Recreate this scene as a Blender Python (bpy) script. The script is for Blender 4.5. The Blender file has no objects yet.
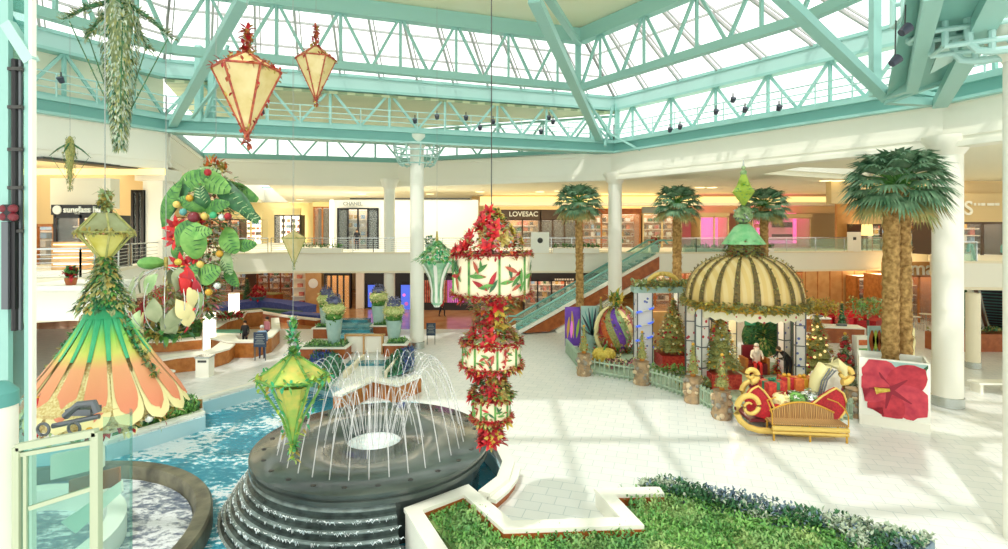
import bpy, math, random
from math import sin, cos, pi, radians as R, atan2, hypot
from mathutils import Vector as V, Matrix, noise
from mathutils.geometry import tessellate_polygon

SC = bpy.context.scene
COL = SC.collection
F = 540.0; EYE = 7.0; HOR = 228.0
# ---------------- camera ----------------
cd = bpy.data.cameras.new('camera'); cam = bpy.data.objects.new('camera', cd); COL.objects.link(cam)
cd.sensor_width = 36.0; cd.lens = F / 1008 * 36.0; cd.shift_y = (HOR - 274.5) / 1008
cd.clip_start = 0.05; cd.clip_end = 400
cam.location = (0, 0, EYE); cam.rotation_euler = (pi / 2, 0, 0)
SC.camera = cam
# ---------------- world, sun, exposure ----------------
w = bpy.data.worlds.new('sky'); SC.world = w; w.use_nodes = True
bg = w.node_tree.nodes['Background']; bg.inputs[0].default_value = (0.99, 1.0, 0.965, 1); bg.inputs[1].default_value = 1.95
def light(name, kind, loc, energy, color=(1, 1, 1), rot=(0, 0, 0), **kw):
    l = bpy.data.lights.new(name, kind); l.energy = energy; l.color = color
    for k, v in kw.items(): setattr(l, k, v)
    o = bpy.data.objects.new(name, l); COL.objects.link(o); o.location = loc; o.rotation_euler = rot
    return o
light('sun', 'SUN', (0, 0, 40), 2.1, (1, 0.97, 0.9), (R(26), R(-14), 0), angle=R(1.2))
SC.view_settings.view_transform = 'Standard'; SC.view_settings.look = 'None'
SC.view_settings.gamma = 1.0; SC.view_settings.use_curve_mapping = False
SC.view_settings.exposure = -0.1
c = SC.cycles
c.max_bounces = 7; c.diffuse_bounces = 4; c.glossy_bounces = 3; c.transmission_bounces = 4; c.transparent_max_bounces = 24
c.use_denoising = True; c.sample_clamp_indirect = 6.0; c.caustics_reflective = False; c.caustics_refractive = False

# ---------------- pixel helpers: a photo pixel at a real distance gives a real point ----------------
def P(px, py, D): return V(((px - 504) * D / F, D, EYE - (py - HOR) * D / F))
def G(px, py, z=0.0): return P(px, py, (EYE - z) * F / (py - HOR))
def X(px, D): return (px - 504) * D / F
def Z(py, D): return EYE - (py - HOR) * D / F

# ---------------- materials ----------------
def lin(h):
    h = h.lstrip('#'); o = []
    for i in (0, 2, 4):
        x = int(h[i:i + 2], 16) / 255.0
        o.append(x / 12.92 if x <= 0.04045 else ((x + 0.055) / 1.055) ** 2.4)
    return (o[0], o[1], o[2], 1)
MATS = {}
def mat(name, col, rough=0.55, metal=0.0, emit=None, es=0.0, col2=None, scale=8.0, bump=0.0, bscale=None, alpha=1.0, spec=None, contrast=0.5):
    m = bpy.data.materials.new(name); m.use_nodes = True; MATS[name] = m
    nt = m.node_tree; b = nt.nodes['Principled BSDF']
    b.inputs['Base Color'].default_value = lin(col); b.inputs['Roughness'].default_value = rough
    b.inputs['Metallic'].default_value = metal
    if spec is not None: b.inputs['Specular IOR Level'].default_value = spec
    tc = nt.nodes.new('ShaderNodeTexCoord')
    if col2:
        n = nt.nodes.new('ShaderNodeTexNoise'); n.inputs['Scale'].default_value = scale; n.inputs['Detail'].default_value = 3
        nt.links.new(tc.outputs['Object'], n.inputs['Vector'])
        r = nt.nodes.new('ShaderNodeValToRGB')
        r.color_ramp.elements[0].position = 0.5 - contrast * 0.3; r.color_ramp.elements[1].position = 0.5 + contrast * 0.3
        r.color_ramp.elements[0].color = lin(col); r.color_ramp.elements[1].color = lin(col2)
        nt.links.new(n.outputs['Fac'], r.inputs[0]); nt.links.new(r.outputs[0], b.inputs['Base Color'])
    if bump:
        n = nt.nodes.new('ShaderNodeTexNoise'); n.inputs['Scale'].default_value = bscale or scale * 2; n.inputs['Detail'].default_value = 3
        nt.links.new(tc.outputs['Object'], n.inputs['Vector'])
        bp = nt.nodes.new('ShaderNodeBump'); bp.inputs['Strength'].default_value = bump; bp.inputs['Distance'].default_value = 0.05
        nt.links.new(n.outputs['Fac'], bp.inputs['Height']); nt.links.new(bp.outputs[0], b.inputs['Normal'])
    if emit:
        b.inputs['Emission Color'].default_value = lin(emit); b.inputs['Emission Strength'].default_value = es
    return m
def glass(name, col, opacity, tint='ffffff'):
    m = bpy.data.materials.new(name); m.use_nodes = True; MATS[name] = m
    nt = m.node_tree; b = nt.nodes['Principled BSDF']; out = nt.nodes['Material Output']
    b.inputs['Base Color'].default_value = lin(col); b.inputs['Roughness'].default_value = 0.08
    t = nt.nodes.new('ShaderNodeBsdfTransparent'); t.inputs[0].default_value = lin(tint)
    mx = nt.nodes.new('ShaderNodeMixShader'); mx.inputs[0].default_value = opacity
    nt.links.new(t.outputs[0], mx.inputs[1]); nt.links.new(b.outputs[0], mx.inputs[2]); nt.links.new(mx.outputs[0], out.inputs[0])
def bricks(name, c1, c2, mortar, scale, rot=0.0, w=0.5, h=0.25, ms=0.02, rough=0.35, off=0.5):
    m = bpy.data.materials.new(name); m.use_nodes = True; MATS[name] = m
    nt = m.node_tree; b = nt.nodes['Principled BSDF']; b.inputs['Roughness'].default_value = rough
    tc = nt.nodes.new('ShaderNodeTexCoord'); mp = nt.nodes.new('ShaderNodeMapping'); mp.inputs['Rotation'].default_value = (0, 0, rot)
    br = nt.nodes.new('ShaderNodeTexBrick'); br.inputs['Color1'].default_value = lin(c1); br.inputs['Color2'].default_value = lin(c2)
    br.inputs['Mortar'].default_value = lin(mortar); br.inputs['Scale'].default_value = scale; br.inputs['Mortar Size'].default_value = ms
    br.inputs['Brick Width'].default_value = w; br.inputs['Row Height'].default_value = h; br.offset = off
    nt.links.new(tc.outputs['Object'], mp.inputs[0]); nt.links.new(mp.outputs[0], br.inputs[0]); nt.links.new(br.outputs[0], b.inputs['Base Color'])
def water(name, deep, foam, fpos, scale, bump=0.5):
    m = mat(name, deep, 0.08); nt = m.node_tree; b = nt.nodes['Principled BSDF']
    tc = nt.nodes.new('ShaderNodeTexCoord')
    n = nt.nodes.new('ShaderNodeTexNoise'); n.inputs['Scale'].default_value = scale; n.inputs['Detail'].default_value = 6; n.inputs['Roughness'].default_value = .7
    n2 = nt.nodes.new('ShaderNodeTexNoise'); n2.inputs['Scale'].default_value = .35; n2.inputs['Detail'].default_value = 2
    mp = nt.nodes.new('ShaderNodeMapping'); mp.inputs['Scale'].default_value = (1, 1.6, 1)
    nt.links.new(tc.outputs['Object'], mp.inputs[0]); nt.links.new(mp.outputs[0], n.inputs['Vector']); nt.links.new(tc.outputs['Object'], n2.inputs['Vector'])
    a = nt.nodes.new('ShaderNodeMath'); a.operation = 'MULTIPLY_ADD'; a.inputs[1].default_value = .9
    nt.links.new(n2.outputs['Fac'], a.inputs[0]); nt.links.new(n.outputs['Fac'], a.inputs[2])
    r = nt.nodes.new('ShaderNodeValToRGB'); e = r.color_ramp.elements
    e[0].position = fpos - .12; e[1].position = fpos + .1; e[0].color = lin(deep); e[1].color = lin(foam)
    mid = e.new(fpos - .02); mid.color = lin('66c4d8') if name == 'pool_water' else lin('8f98a6')
    nt.links.new(a.outputs[0], r.inputs[0]); nt.links.new(r.outputs[0], b.inputs['Base Color'])
    bp = nt.nodes.new('ShaderNodeBump'); bp.inputs['Strength'].default_value = bump; bp.inputs['Distance'].default_value = .08
    nt.links.new(n.outputs['Fac'], bp.inputs['Height']); nt.links.new(bp.outputs[0], b.inputs['Normal'])
def stripes(name, c1, c2, scale, axis=0, rough=0.5):
    m = bpy.data.materials.new(name); m.use_nodes = True; MATS[name] = m
    nt = m.node_tree; b = nt.nodes['Principled BSDF']; b.inputs['Roughness'].default_value = rough
    tc = nt.nodes.new('ShaderNodeTexCoord'); wv = nt.nodes.new('ShaderNodeTexWave'); wv.bands_direction = 'XYZ'[axis]
    wv.inputs['Scale'].default_value = scale; wv.inputs['Distortion'].default_value = .4
    r = nt.nodes.new('ShaderNodeValToRGB'); r.color_ramp.elements[0].color = lin(c1); r.color_ramp.elements[1].color = lin(c2)
    r.color_ramp.elements[0].position = .35; r.color_ramp.elements[1].position = .6
    nt.links.new(tc.outputs['Object'], wv.inputs[0]); nt.links.new(wv.outputs[0], r.inputs[0]); nt.links.new(r.outputs[0], b.inputs['Base Color'])
def dots(name, base, dot, scale, thr, dot2=None):
    m = bpy.data.materials.new(name); m.use_nodes = True; MATS[name] = m
    nt = m.node_tree; b = nt.nodes['Principled BSDF']; b.inputs['Roughness'].default_value = .5
    tc = nt.nodes.new('ShaderNodeTexCoord'); vo = nt.nodes.new('ShaderNodeTexVoronoi'); vo.inputs['Scale'].default_value = scale
    r = nt.nodes.new('ShaderNodeValToRGB'); r.color_ramp.interpolation = 'CONSTANT'
    r.color_ramp.elements[0].color = lin(dot); r.color_ramp.elements[1].position = thr; r.color_ramp.elements[1].color = lin(base)
    if dot2:
        e = r.color_ramp.elements.new(thr * .5); e.color = lin(dot2)
    nt.links.new(tc.outputs['Object'], vo.inputs['Vector']); nt.links.new(vo.outputs['Distance'], r.inputs[0]); nt.links.new(r.outputs[0], b.inputs['Base Color'])

mat('lift_white', 'bcc6a8', .4); mat('cream', 'faf7e8', .6); mat('cream_warm', 'f6ecd0', .6); mat('white', 'faf9ec', .45); mat('white_gloss', 'f6f7f4', .2)
mat('ceiling_cream', 'f8f3da', .7); mat('ceiling_centre', 'f4efcb', .7, col2='f7f3d6', scale=.4)
mat('teal', '9ccdc4', .45); mat('teal_mid', '82bcb3', .45); mat('teal_dark', '5ea59f', .5); mat('teal_pale', 'b4dad3', .4)
mat('dark_grey', '41423f', .5); mat('black', '1b1a1c', .4); mat('grey', '9ba19c', .5); mat('steel', 'c3c9c6', .25, .8); mat('brown_dark', '5a4636', .5)
mat('tan_wall', 'e3c893', .6); mat('wood_panel', 'd9aa6c', .45, col2='c99558', scale=1.5); mat('wood', 'c8813f', .4, col2='ab6427', scale=3)
mat('wood_red', 'b5652f', .4, col2='9a4f22', scale=3); mat('gold', 'd8a63c', .35, .35); mat('gold_pale', 'e9c66a', .4, .15); mat('gold_wall', 'f4e2a6', .6)
mat('lamp_warm', 'fff2cf', .5, emit='ffe7ae', es=2.2); mat('lamp_white', 'ffffff', .5, emit='fffbee', es=2.6); mat('lamp_gold', 'ffe59a', .5, emit='ffe29a', es=1.0); mat('lamp_amber', 'e8a860', .5, emit='e89a48', es=.55)
mat('lamp_pink', 'ff8fd0', .5, emit='ff6cc4', es=.9); mat('lamp_blue', '5a7cff', .5, emit='4a6cf0', es=.7); mat('lamp_magenta', 'd678c8', .5, emit='c45cb4', es=.6)
mat('glow_white', 'fff8e8', .5, emit='fff2dc', es=2.4)
mat('shop_warm', 'e8bf8c', .6, col2='cf9a62', scale=1.2); mat('shop_pale', 'f3e4cc', .6); mat('shop_red', 'c0473a', .6, col2='e39a7c', scale=3); mat('shop_dark', '2c2a2a', .4)
mat('red', 'c9202c', .45, col2='a51523', scale=14); mat('red_bright', 'dc2b2f', .45); mat('red_box', 'b51f26', .4, col2='d8503c', scale=9)
mat('poinsettia', 'c8252f', .5, col2='8e1420', scale=9); mat('leaf', '3f7d3a', .5, col2='6fa94f', scale=7); mat('leaf_light', '8cc063', .5, col2='5f9e4a', scale=5)
mat('leaf_dark', '2c5b37', .5, col2='3f7a4b', scale=7); mat('leaf_pale', 'b9cf9a', .5, col2='86ad70', scale=5); mat('pine', '7b9166', .6, col2='abb27c', scale=14); mat('roof_glass', 'a3ab80', .35, col2='8b8f5e', scale=4); mat('lantern_olive', 'cfc552', .4, col2='e2dc86', scale=4); mat('petal_sage', 'a9b18a', .5, col2='8b9a72', scale=4); mat('frost', '9fb39a', .6, col2='c3cdb4', scale=12)
mat('olive', 'bdb873', .6, col2='8c9650', scale=14); mat('gold_leaf', 'c9b560', .45, col2='96843c', scale=14); mat('yellow_flower', 'e6cf5a', .5, col2='c9a838', scale=9)
mat('palm_leaf', '4f7f5c', .5, col2='8fb08a', scale=3); mat('palm_dead', '9aa36a', .6, col2='c1a765', scale=5); mat('palm_trunk', 'c8a061', .8, col2='8e6a35', scale=7, bump=1.0, bscale=10)
mat('lantern_cream', 'ead8a0', .45, col2='d8c27c', scale=2.5, emit='e6cf8a', es=.05); mat('lantern_yellow', 'd9cf62', .4, col2='efe6a0', scale=3); mat('lantern_green', '8fcaa0', .4, col2='cfe9c4', scale=3)
mat('glass_leafy', 'a5c95c', .3, col2='e5d66a', scale=4); mat('orange_trim', 'c86a42', .5, col2='a34038', scale=14)
mat('ground_cover', '5f9a58', .7, col2='a9c478', scale=1.4); mat('purple_plants', '5f748a', .7, col2='7f96a0', scale=5); mat('hedge', '5f9c46', .7, col2='3c7034', scale=6)
mat('pot_teal', 'b7d3cb', .35, col2='9dc2ba', scale=2); mat('flower_cream', 'e9e7a8', .6, col2='a7bf66', scale=10); mat('purple_flower', '60658c', .6, col2='8588a8', scale=10)
mat('fountain_stone', '353d3b', .13, col2='5d6762', scale=.6, contrast=.9); mat('step_stone', '5a6663', .2, col2='8a9a98', scale=3, contrast=.7, bump=.15, bscale=9); mat('riser_dark', '2c3534', .2, col2='46524f', scale=4)
mat('basin_stone', '4c4a3e', .4, col2='787560', scale=2, bump=.3, bscale=5); mat('pool_wall', 'bfe3ea', .35)
mat('stone_post', 'c2a27a', .8, col2='97856c', scale=3, bump=1, bscale=5); mat('stone_light', 'd8c4a0', .8); mat('stone_grey', '9c978a', .8); mat('fence_teal', 'bccfb6', .5, col2='a9c0a6', scale=3); mat('terracotta', 'd08a3c', .6)
mat('purple_art', '5a3aa8', .5, col2='8a4fc4', scale=1.6); mat('gold_art', 'd8aa4a', .5); mat('skin', 'e0ac86', .5); mat('hair', '3a2a20', .6); mat('hair_grey', 'd8d8d2', .6)
mat('cloth_black', '23232a', .7); mat('cloth_red', 'b8242c', .7); mat('cloth_white', 'eeeae2', .7); mat('cloth_blue', '8fb0d0', .7); mat('cloth_navy', '2f3c5c', .7); mat('cloth_pink', 'd88a98', .7)
mat('blue_seat', '4a63b4', .6, col2='3c529e', scale=5); mat('green_seat', '4f9276', .6); mat('sign_dark', '3c4250', .5); mat('navy', '2b3d55', .5)
mat('peach', 'e8a27c', .45, col2='f0b894', scale=3); mat('lime', 'b7d152', .45); mat('emerald', '2fae74', .4, col2='53c085', scale=3); mat('petal_cream', 'f2e6a8', .4); mat('glitter', 'cdb06a', .35, .3, col2='e9dca4', scale=40)
mat('silver', 'd8dcd8', .2, .7); mat('maroon', '7a2430', .3); mat('orange', 'df7a3a', .5, col2='c95a2e', scale=10); mat('sack_white', 'efeadb', .6, col2='cfc9b8', scale=2)
mat('present_green', '2f7d5c', .4); mat('wicker', 'c98f3f', .5, col2='a56d27', scale=10); mat('silver_dark', '6b7074', .35, .5)
mat('jet', 'ffffff', .2, emit='eef6f8', es=.0); mat('foam', 'fbfdfd', .6, col2='dfeef2', scale=6); mat('dark_water', '2c6a78', .1, col2='4a9aa6', scale=1.2, bump=.5, bscale=6); mat('cascade_water', '8fc4c6', .15, col2='5f9ba3', scale=2, bump=.5, bscale=8)
mat('floor_warm', 'd3a573', .14, col2='c08c5c', scale=.8); mat('louver', 'a9b878', .6, col2='c6cc9a', scale=1.0); mat('soffit_stripe', 'c9d0a4', .6)
stripes('bamboo', 'c99f62', '9c7040', 5.5, 0); stripes('dome_gold', 'f0d493', 'e9c87d', 1.0, 0); stripes('louver_stripe', 'd8dcb4', 'a3b18a', 1.1, 1); stripes('step_treads', '2e4d50', 'a9cfca', 1.2, 2)
dots('berry_white', 'f3f1ea', 'c03440', 3.4, .22); dots('berry_blue', 'f2f0f2', '6b78c0', 3.6, .22); dots('berry_yellow', 'f6eecb', 'c03440', 3.2, .2); dots('floral_panel', 'f6efce', 'b8323c', 4.2, .25, '4f8a3a')
dots('red_pattern', 'b5202a', 'e9d6b0', 7, .25); dots('shelf_goods', 'd89c6a', 'b8383a', 1.9, .33, 'f0e2c4'); dots('shelf_pale', 'e9d9bc', 'c07a50', 2.2, .3, 'f7efdf')
bricks('tile_floor', 'f3f4f0', 'ebeeea', 'ccd5d4', 1.0, R(17), .62, .42, .010, .3); bricks('stone_steps', '6c7a78', '4f5d5e', '39484a', 2.0, 0, .6, .2, .05, .35)
def zgrad(name, stops, z0, z1):
    m = mat(name, stops[0][1], .45); nt = m.node_tree; b = nt.nodes['Principled BSDF']; tc = nt.nodes.new('ShaderNodeTexCoord'); sp = nt.nodes.new('ShaderNodeSeparateXYZ'); mr = nt.nodes.new('ShaderNodeMapRange')
    mr.inputs[1].default_value = z0; mr.inputs[2].default_value = z1; r = nt.nodes.new('ShaderNodeValToRGB'); e = r.color_ramp.elements; e[0].position = stops[0][0]; e[0].color = lin(stops[0][1]); e[1].position = stops[-1][0]; e[1].color = lin(stops[-1][1])
    for p_, c_ in stops[1:-1]: q = e.new(p_); q.color = lin(c_)
    nt.links.new(tc.outputs['Object'], sp.inputs[0]); nt.links.new(sp.outputs[2], mr.inputs[0]); nt.links.new(mr.outputs[0], r.inputs[0]); nt.links.new(r.outputs[0], b.inputs['Base Color'])
glass('sky_glass', 'f4fbff', .10); glass('rail_glass', 'cfe9e2', .22, 'e8f7f2'); glass('lift_glass', '7fb5b5', .16, 'd9efe9'); glass('shop_glass', 'dfeceb', .12)
glass('jet', 'ffffff', .38); glass('lantern_glass', 'c9e7b0', .45, 'eef7d8')
water('pool_water', '14849e', 'f2fbff', 1.0, 3.4, .8); water('basin_water', '5d6b86', 'f2f6fa', .92, 3.2, 1.0)

# ---------------- mesh builder ----------------
class MB:
    def __init__(s): s.v = []; s.f = []; s.mi = []; s.ms = []; s.cur = 0; s.sm = []; s.smooth = False
    def m(s, name):
        if name not in s.ms: s.ms.append(name)
        s.cur = s.ms.index(name); return s
    def add(s, vs, fs):
        n = len(s.v); s.v += [tuple(x) for x in vs]
        for f in fs: s.f.append(tuple(i + n for i in f)); s.mi.append(s.cur); s.sm.append(s.smooth)
        return s
    def box(s, c, d, rz=0.0, top=None):
        x, y, z = d[0] / 2, d[1] / 2, d[2] / 2; ca, sa = cos(rz), sin(rz); vs = []
        for k, (i, j) in enumerate(((-x, -y), (x, -y), (x, y), (-x, y)) * 2):
            zz = -z if k < 4 else z
            if top and k >= 4: i *= top; j *= top
            vs.append((c[0] + i * ca - j * sa, c[1] + i * sa + j * ca, c[2] + zz))
        return s.add(vs, [(3, 2, 1, 0), (4, 5, 6, 7), (0, 1, 5, 4), (1, 2, 6, 5), (2, 3, 7, 6), (3, 0, 4, 7)])
    def beam(s, a, b, w, h, up=(0, 0, 1)):
        a = V(a); b = V(b); d = (b - a).normalized(); u = V(up)
        if abs(d.dot(u)) > .98: u = V((0, 1, 0))
        r = d.cross(u).normalized() * w / 2; u2 = r.cross(d).normalized() * h / 2; vs = []
        for p in (a, b):
            for q in (-r - u2, r - u2, r + u2, -r + u2): vs.append(p + q)
        return s.add(vs, [(0, 1, 2, 3), (7, 6, 5, 4), (0, 4, 5, 1), (1, 5, 6, 2), (2, 6, 7, 3), (3, 7, 4, 0)])
    def tube(s, pts, r, n=6, caps=True, closed=False):
        pts = [V(p) for p in pts]; m = len(pts); rs = r if isinstance(r, (list, tuple)) else [r] * m
        sm = s.smooth; s.smooth = True; vs = []; ref = None
        for i, p in enumerate(pts):
            if closed: d = pts[(i + 1) % m] - pts[i - 1]
            else: d = pts[min(i + 1, m - 1)] - pts[max(i - 1, 0)]
            d = d.normalized() if d.length > 1e-9 else V((0, 0, 1))
            if ref is None: ref = V((0, 0, 1)) if abs(d.z) < .9 else V((1, 0, 0))
            a = d.cross(ref)
            if a.length < 1e-4: a = d.cross(V((.3, .9, .1)))
            a.normalize(); b = d.cross(a).normalized(); ref = -b if False else ref
            for k in range(n):
                t = 2 * pi * k / n; vs.append(p + (a * cos(t) + b * sin(t)) * rs[i])
        fs = []
        for i in range(m if closed else m - 1):
            j = (i + 1) % m
            for k in range(n): fs.append((i * n + k, i * n + (k + 1) % n, j * n + (k + 1) % n, j * n + k))
        s.add(vs, fs); s.smooth = False
        if caps and not closed:
            N = len(s.v) - m * n
            s.f += [tuple(N + k for k in range(n)), tuple(N + (m - 1) * n + n - 1 - k for k in range(n))]; s.mi += [s.cur] * 2; s.sm += [False] * 2
        s.smooth = sm; return s
    def lathe(s, prof, c=(0, 0, 0), n=24, a0=0.0, a1=2 * pi, sx=1, sy=1):
        full = abs(a1 - a0 - 2 * pi) < 1e-6; k = n if full else n + 1; vs = []
        for (r, z) in prof:
            for i in range(k):
                t = a0 + (a1 - a0) * i / n; vs.append((c[0] + r * cos(t) * sx, c[1] + r * sin(t) * sy, c[2] + z))
        fs = []
        for j in range(len(prof) - 1):
            for i in range(n):
                i2 = (i + 1) % k
                fs.append((j * k + i, j * k + i2, (j + 1) * k + i2, (j + 1) * k + i))
        sm = s.smooth; s.smooth = True if n > 8 else sm; s.add(vs, fs); s.smooth = sm; return s
    def ball(s, c, r, n=12, sz=1.0, sx=1.0, sy=1.0):
        m = max(4, n // 2); pr = [(r * sin(pi * i / m), -r * cos(pi * i / m) * sz) for i in range(m + 1)]
        return s.lathe(pr, c, n, sx=sx, sy=sy)
    def prism(s, poly, z0, z1, holes=()):
        """vertical extrusion of a plan polygon, with holes"""
        rings = [list(poly)] + [list(h) for h in holes]
        tri = tessellate_polygon([[V((p[0], p[1], 0)) for p in r] for r in rings])
        flat = [p for r in rings for p in r]; n = len(flat)
        vs = [(p[0], p[1], z0) for p in flat] + [(p[0], p[1], z1) for p in flat]
        fs = []
        for t in tri:
            a, b, c2 = [V((flat[i][0], flat[i][1])) for i in t]
            ccw = (b - a).x * (c2 - a).y - (b - a).y * (c2 - a).x > 0
            t = tuple(t) if ccw else tuple(reversed(t))
            fs.append(tuple(i + n for i in t)); fs.append(tuple(reversed(t)))
        o = 0
        for r in rings:
            k = len(r)
            for i in range(k): fs.append((o + i, o + (i + 1) % k, n + o + (i + 1) % k, n + o + i))
            o += k
        return s.add(vs, fs)
    def plate(s, pts, th, nrm=None):
        """flat 3-D polygon (convex) with thickness"""
        pts = [V(p) for p in pts]; n = (pts[1] - pts[0]).cross(pts[2] - pts[0]).normalized() if nrm is None else V(nrm).normalized()
        k = len(pts); vs = pts + [p + n * th for p in pts]
        fs = [tuple(range(k - 1, -1, -1)), tuple(range(k, 2 * k))] + [(i, (i + 1) % k, k + (i + 1) % k, k + i) for i in range(k)]
        return s.add(vs, fs)
    def leaf(s, p, d, L, wd, curl=.25, up=None, fold=.0):
        """one pointed leaf from p along d"""
        p = V(p); d = V(d).normalized(); u = V(up) if up else V((0, 0, 1))
        r = d.cross(u)
        if r.length < .05: r = d.cross(V((1, 0, .2)))
        r.normalize(); n = r.cross(d)
        a = p + d * L * .35 + n * curl * L * .25; b = p + d * L * .72 + n * curl * L * .15; t = p + d * L - n * curl * L * .25
        vs = [p, a - r * wd / 2, a + n * fold * wd, a + r * wd / 2, b - r * wd * .36, b + n * fold * wd, b + r * wd * .36, t]
        return s.add(vs, [(0, 2, 1), (0, 3, 2), (1, 2, 5, 4), (2, 3, 6, 5), (4, 5, 7), (5, 6, 7)])
    def petal(s, pts_c, widths, n_up, ht=.0):
        """strip petal along centreline pts with given half widths; n_up gives side direction"""
        vs = []
        for i, p in enumerate(pts_c):
            p = V(p); q = V(pts_c[min(i + 1, len(pts_c) - 1)]) - V(pts_c[max(i - 1, 0)])
            r = q.cross(V(n_up)).normalized() * widths[i]
            nn = r.cross(q).normalized() * ht
            vs += [p - r, p + nn, p + r]
        fs = []
        for i in range(len(pts_c) - 1):
            a = i * 3; fs += [(a, a + 1, a + 4, a + 3), (a + 1, a + 2, a + 5, a + 4)]
        return s.add(vs, fs)
    def xf(s, M):
        s.v = [tuple(M @ V(v)) for v in s.v]; return s
    def mesh(s, name, off=(0, 0, 0)):
        me = bpy.data.meshes.new(name)
        me.from_pydata([(v[0] - off[0], v[1] - off[1], v[2] - off[2]) for v in s.v], [], s.f)
        for n in s.ms: me.materials.append(MATS[n])
        me.polygons.foreach_set('material_index', s.mi); me.polygons.foreach_set('use_smooth', s.sm); me.update()
        me.set_sharp_from_angle(angle=R(38))
        return me

def tag(o, label=None, cat=None, group=None, kind=None):
    if label: o['label'] = label
    if cat: o['category'] = cat
    if group: o['group'] = group
    if kind: o['kind'] = kind
    return o
def thing(name, label, cat, loc=(0, 0, 0), rz=0.0, group=None):
    o = bpy.data.objects.new(name, None); COL.objects.link(o); o.location = loc; o.rotation_euler = (0, 0, rz); o.empty_display_size = .1
    return tag(o, label, cat, group)
WORLD = True
def part(name, mb, parent, label=None, world=False, kind=None):
    """mesh part; coordinates local to the thing's empty, or world=True (unrotated things)"""
    off = (0, 0, 0)
    if world:
        off = V(parent.location)
        if parent.parent: off = off + V(parent.parent.location)
    o = bpy.data.objects.new(name, mb.mesh(name, off)); COL.objects.link(o); o.parent = parent
    if label: o['label'] = label
    if kind: o['kind'] = kind
    return o
def solo(name, mb, label, cat, loc=(0, 0, 0), rz=0.0, group=None, kind=None):
    """a thing that is one mesh; mesh in local coordinates when loc is given"""
    o = bpy.data.objects.new(name, mb.mesh(name)); COL.objects.link(o); o.location = loc; o.rotation_euler = (0, 0, rz)
    return tag(o, label, cat, group, kind)
def struct(name, mb, label=None):
    o = bpy.data.objects.new(name, mb.mesh(name)); COL.objects.link(o); o['kind'] = 'structure'
    if label: o['label'] = label
    return o
def kids(o): return [x for x in bpy.data.objects if x.parent == o]
def copy_tree(o, parent=None):
    n = o.copy(); COL.objects.link(n)
    if parent is not None: n.parent = parent
    for ch in kids(o): copy_tree(ch, n)
    return n
def text_part(txt, size, parent, loc, rz=0.0, matn='white', depth=.04, name='lettering', bold=0.0, align='CENTER', rx=pi / 2):
    cu = bpy.data.curves.new('t', 'FONT'); cu.body = txt; cu.size = size; cu.extrude = depth; cu.align_x = align; cu.align_y = 'CENTER'; cu.offset = bold
    to = bpy.data.objects.new('t', cu); COL.objects.link(to)
    me = bpy.data.meshes.new_from_object(to); bpy.data.objects.remove(to)
    me.materials.clear(); me.materials.append(MATS[matn])
    o = bpy.data.objects.new(name, me); COL.objects.link(o); o.rotation_euler = (rx, 0, rz); o.location = loc
    if parent is not None: o.parent = parent
    return o
RND = random.Random(7)
def rnd(a, b): return RND.uniform(a, b)
def rdir(up=0.0):
    while True:
        v = V((rnd(-1, 1), rnd(-1, 1), rnd(-1, 1)))
        if .1 < v.length < 1: v.normalize(); v.z += up; return v.normalized()
def foliage(mb, fn, n, mats, L, W, curl=.3):
    """scatter n leaves; fn() gives (point, direction)"""
    for i in range(n):
        p, d = fn(); mb.m(RND.choice(mats)); mb.leaf(p, d, L * rnd(.7, 1.2), W * rnd(.8, 1.2), curl)
    return mb
# =====================================================================  THE BUILDING SHELL
Lc = V((-17.3, 27.5)); B_ = V((7.26, 35.3)); A_ = V((17.5, 21.3)); A2 = V((22.2, 6.5)); L2 = V((-25.6, 12.7)); L3 = V((-26.5, -3)); A3 = V((20, -6))
RING = [L3, L2, Lc, B_, A_, A2, A3]
N_L = V((-21.4, 38)); N_M = V((-8, 41))            # the annex behind the far side
def off(pl, d):
    """offset open polyline to the inside (towards 0,15)"""
    out = []
    for i, p in enumerate(pl):
        ns = []
        for a, b in ((i - 1, i), (i, i + 1)):
            if a < 0 or b >= len(pl): continue
            t = (pl[b] - pl[a]).normalized(); n = V((t.y, -t.x))
            ns.append(n)
        n = sum(ns, V((0, 0))).normalized(); k = 1 / max(.4, n.dot(ns[0]))
        out.append(p + n * d * k)
    return out
def v3(p, z): return V((p[0], p[1], z))

# pool outline in plan
FC = V((-3.74, 15.6))                               # fountain centre
_g = lambda a, b: tuple(G(a, b)[:2])
POOL = [(-24, 15.5), (-12.9, 17.5), _g(204, 415), _g(201, 401.5), _g(263, 384), _g(300, 375.5), (-7.0, 23.6), (-6.4, 21.4), (-4.9, 21.9), (-3.6, 21.9), (-2.0, 20.6)]
CP = [tuple(G(a, b, .4)[:2]) for a, b in ((474, 423), (488, 431), (500, 444), (508.5, 461), (503, 477), (484, 492))]
for p_ in CP: q_ = V(p_) - FC; q_ = FC + q_ * .975; POOL.append((q_.x, q_.y))
POOL += [(-2.35, 13.75), (-1.4, 11.6), (-.6, 9.4), (-24, 7)]
ff = MB().m('tile_floor')
ff.prism([(-60, -8), (46, -8), (46, 44), (9, 44), (4.2, 37.4), (-22, 37.4), (-60, 37.4)], -.3, 0, [POOL])
struct('floor', ff)
fw = MB().m('floor_warm'); fw.prism([(-60, 37.4), (-22, 37.4), (4.2, 37.4), (9, 44), (46, 44), (60, 44), (60, 100), (-60, 100)], -.3, 0)
struct('floor', fw)
pw = MB().m('pool_wall')
for i in range(len(POOL)):
    a, b = POOL[i], POOL[(i + 1) % len(POOL)]
    if a[0] < -23 and b[0] < -23: continue
    pw.beam((a[0], a[1], -.6), (b[0], b[1], -.6), .1, 1.1)
struct('trim_1', pw)
pb = MB().m('pool_wall').prism(POOL, -1.35, -1.2); struct('floor', pb)
wt = MB().m('pool_water').prism([(p[0], p[1]) for p in POOL], -1.0, -.55)
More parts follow.
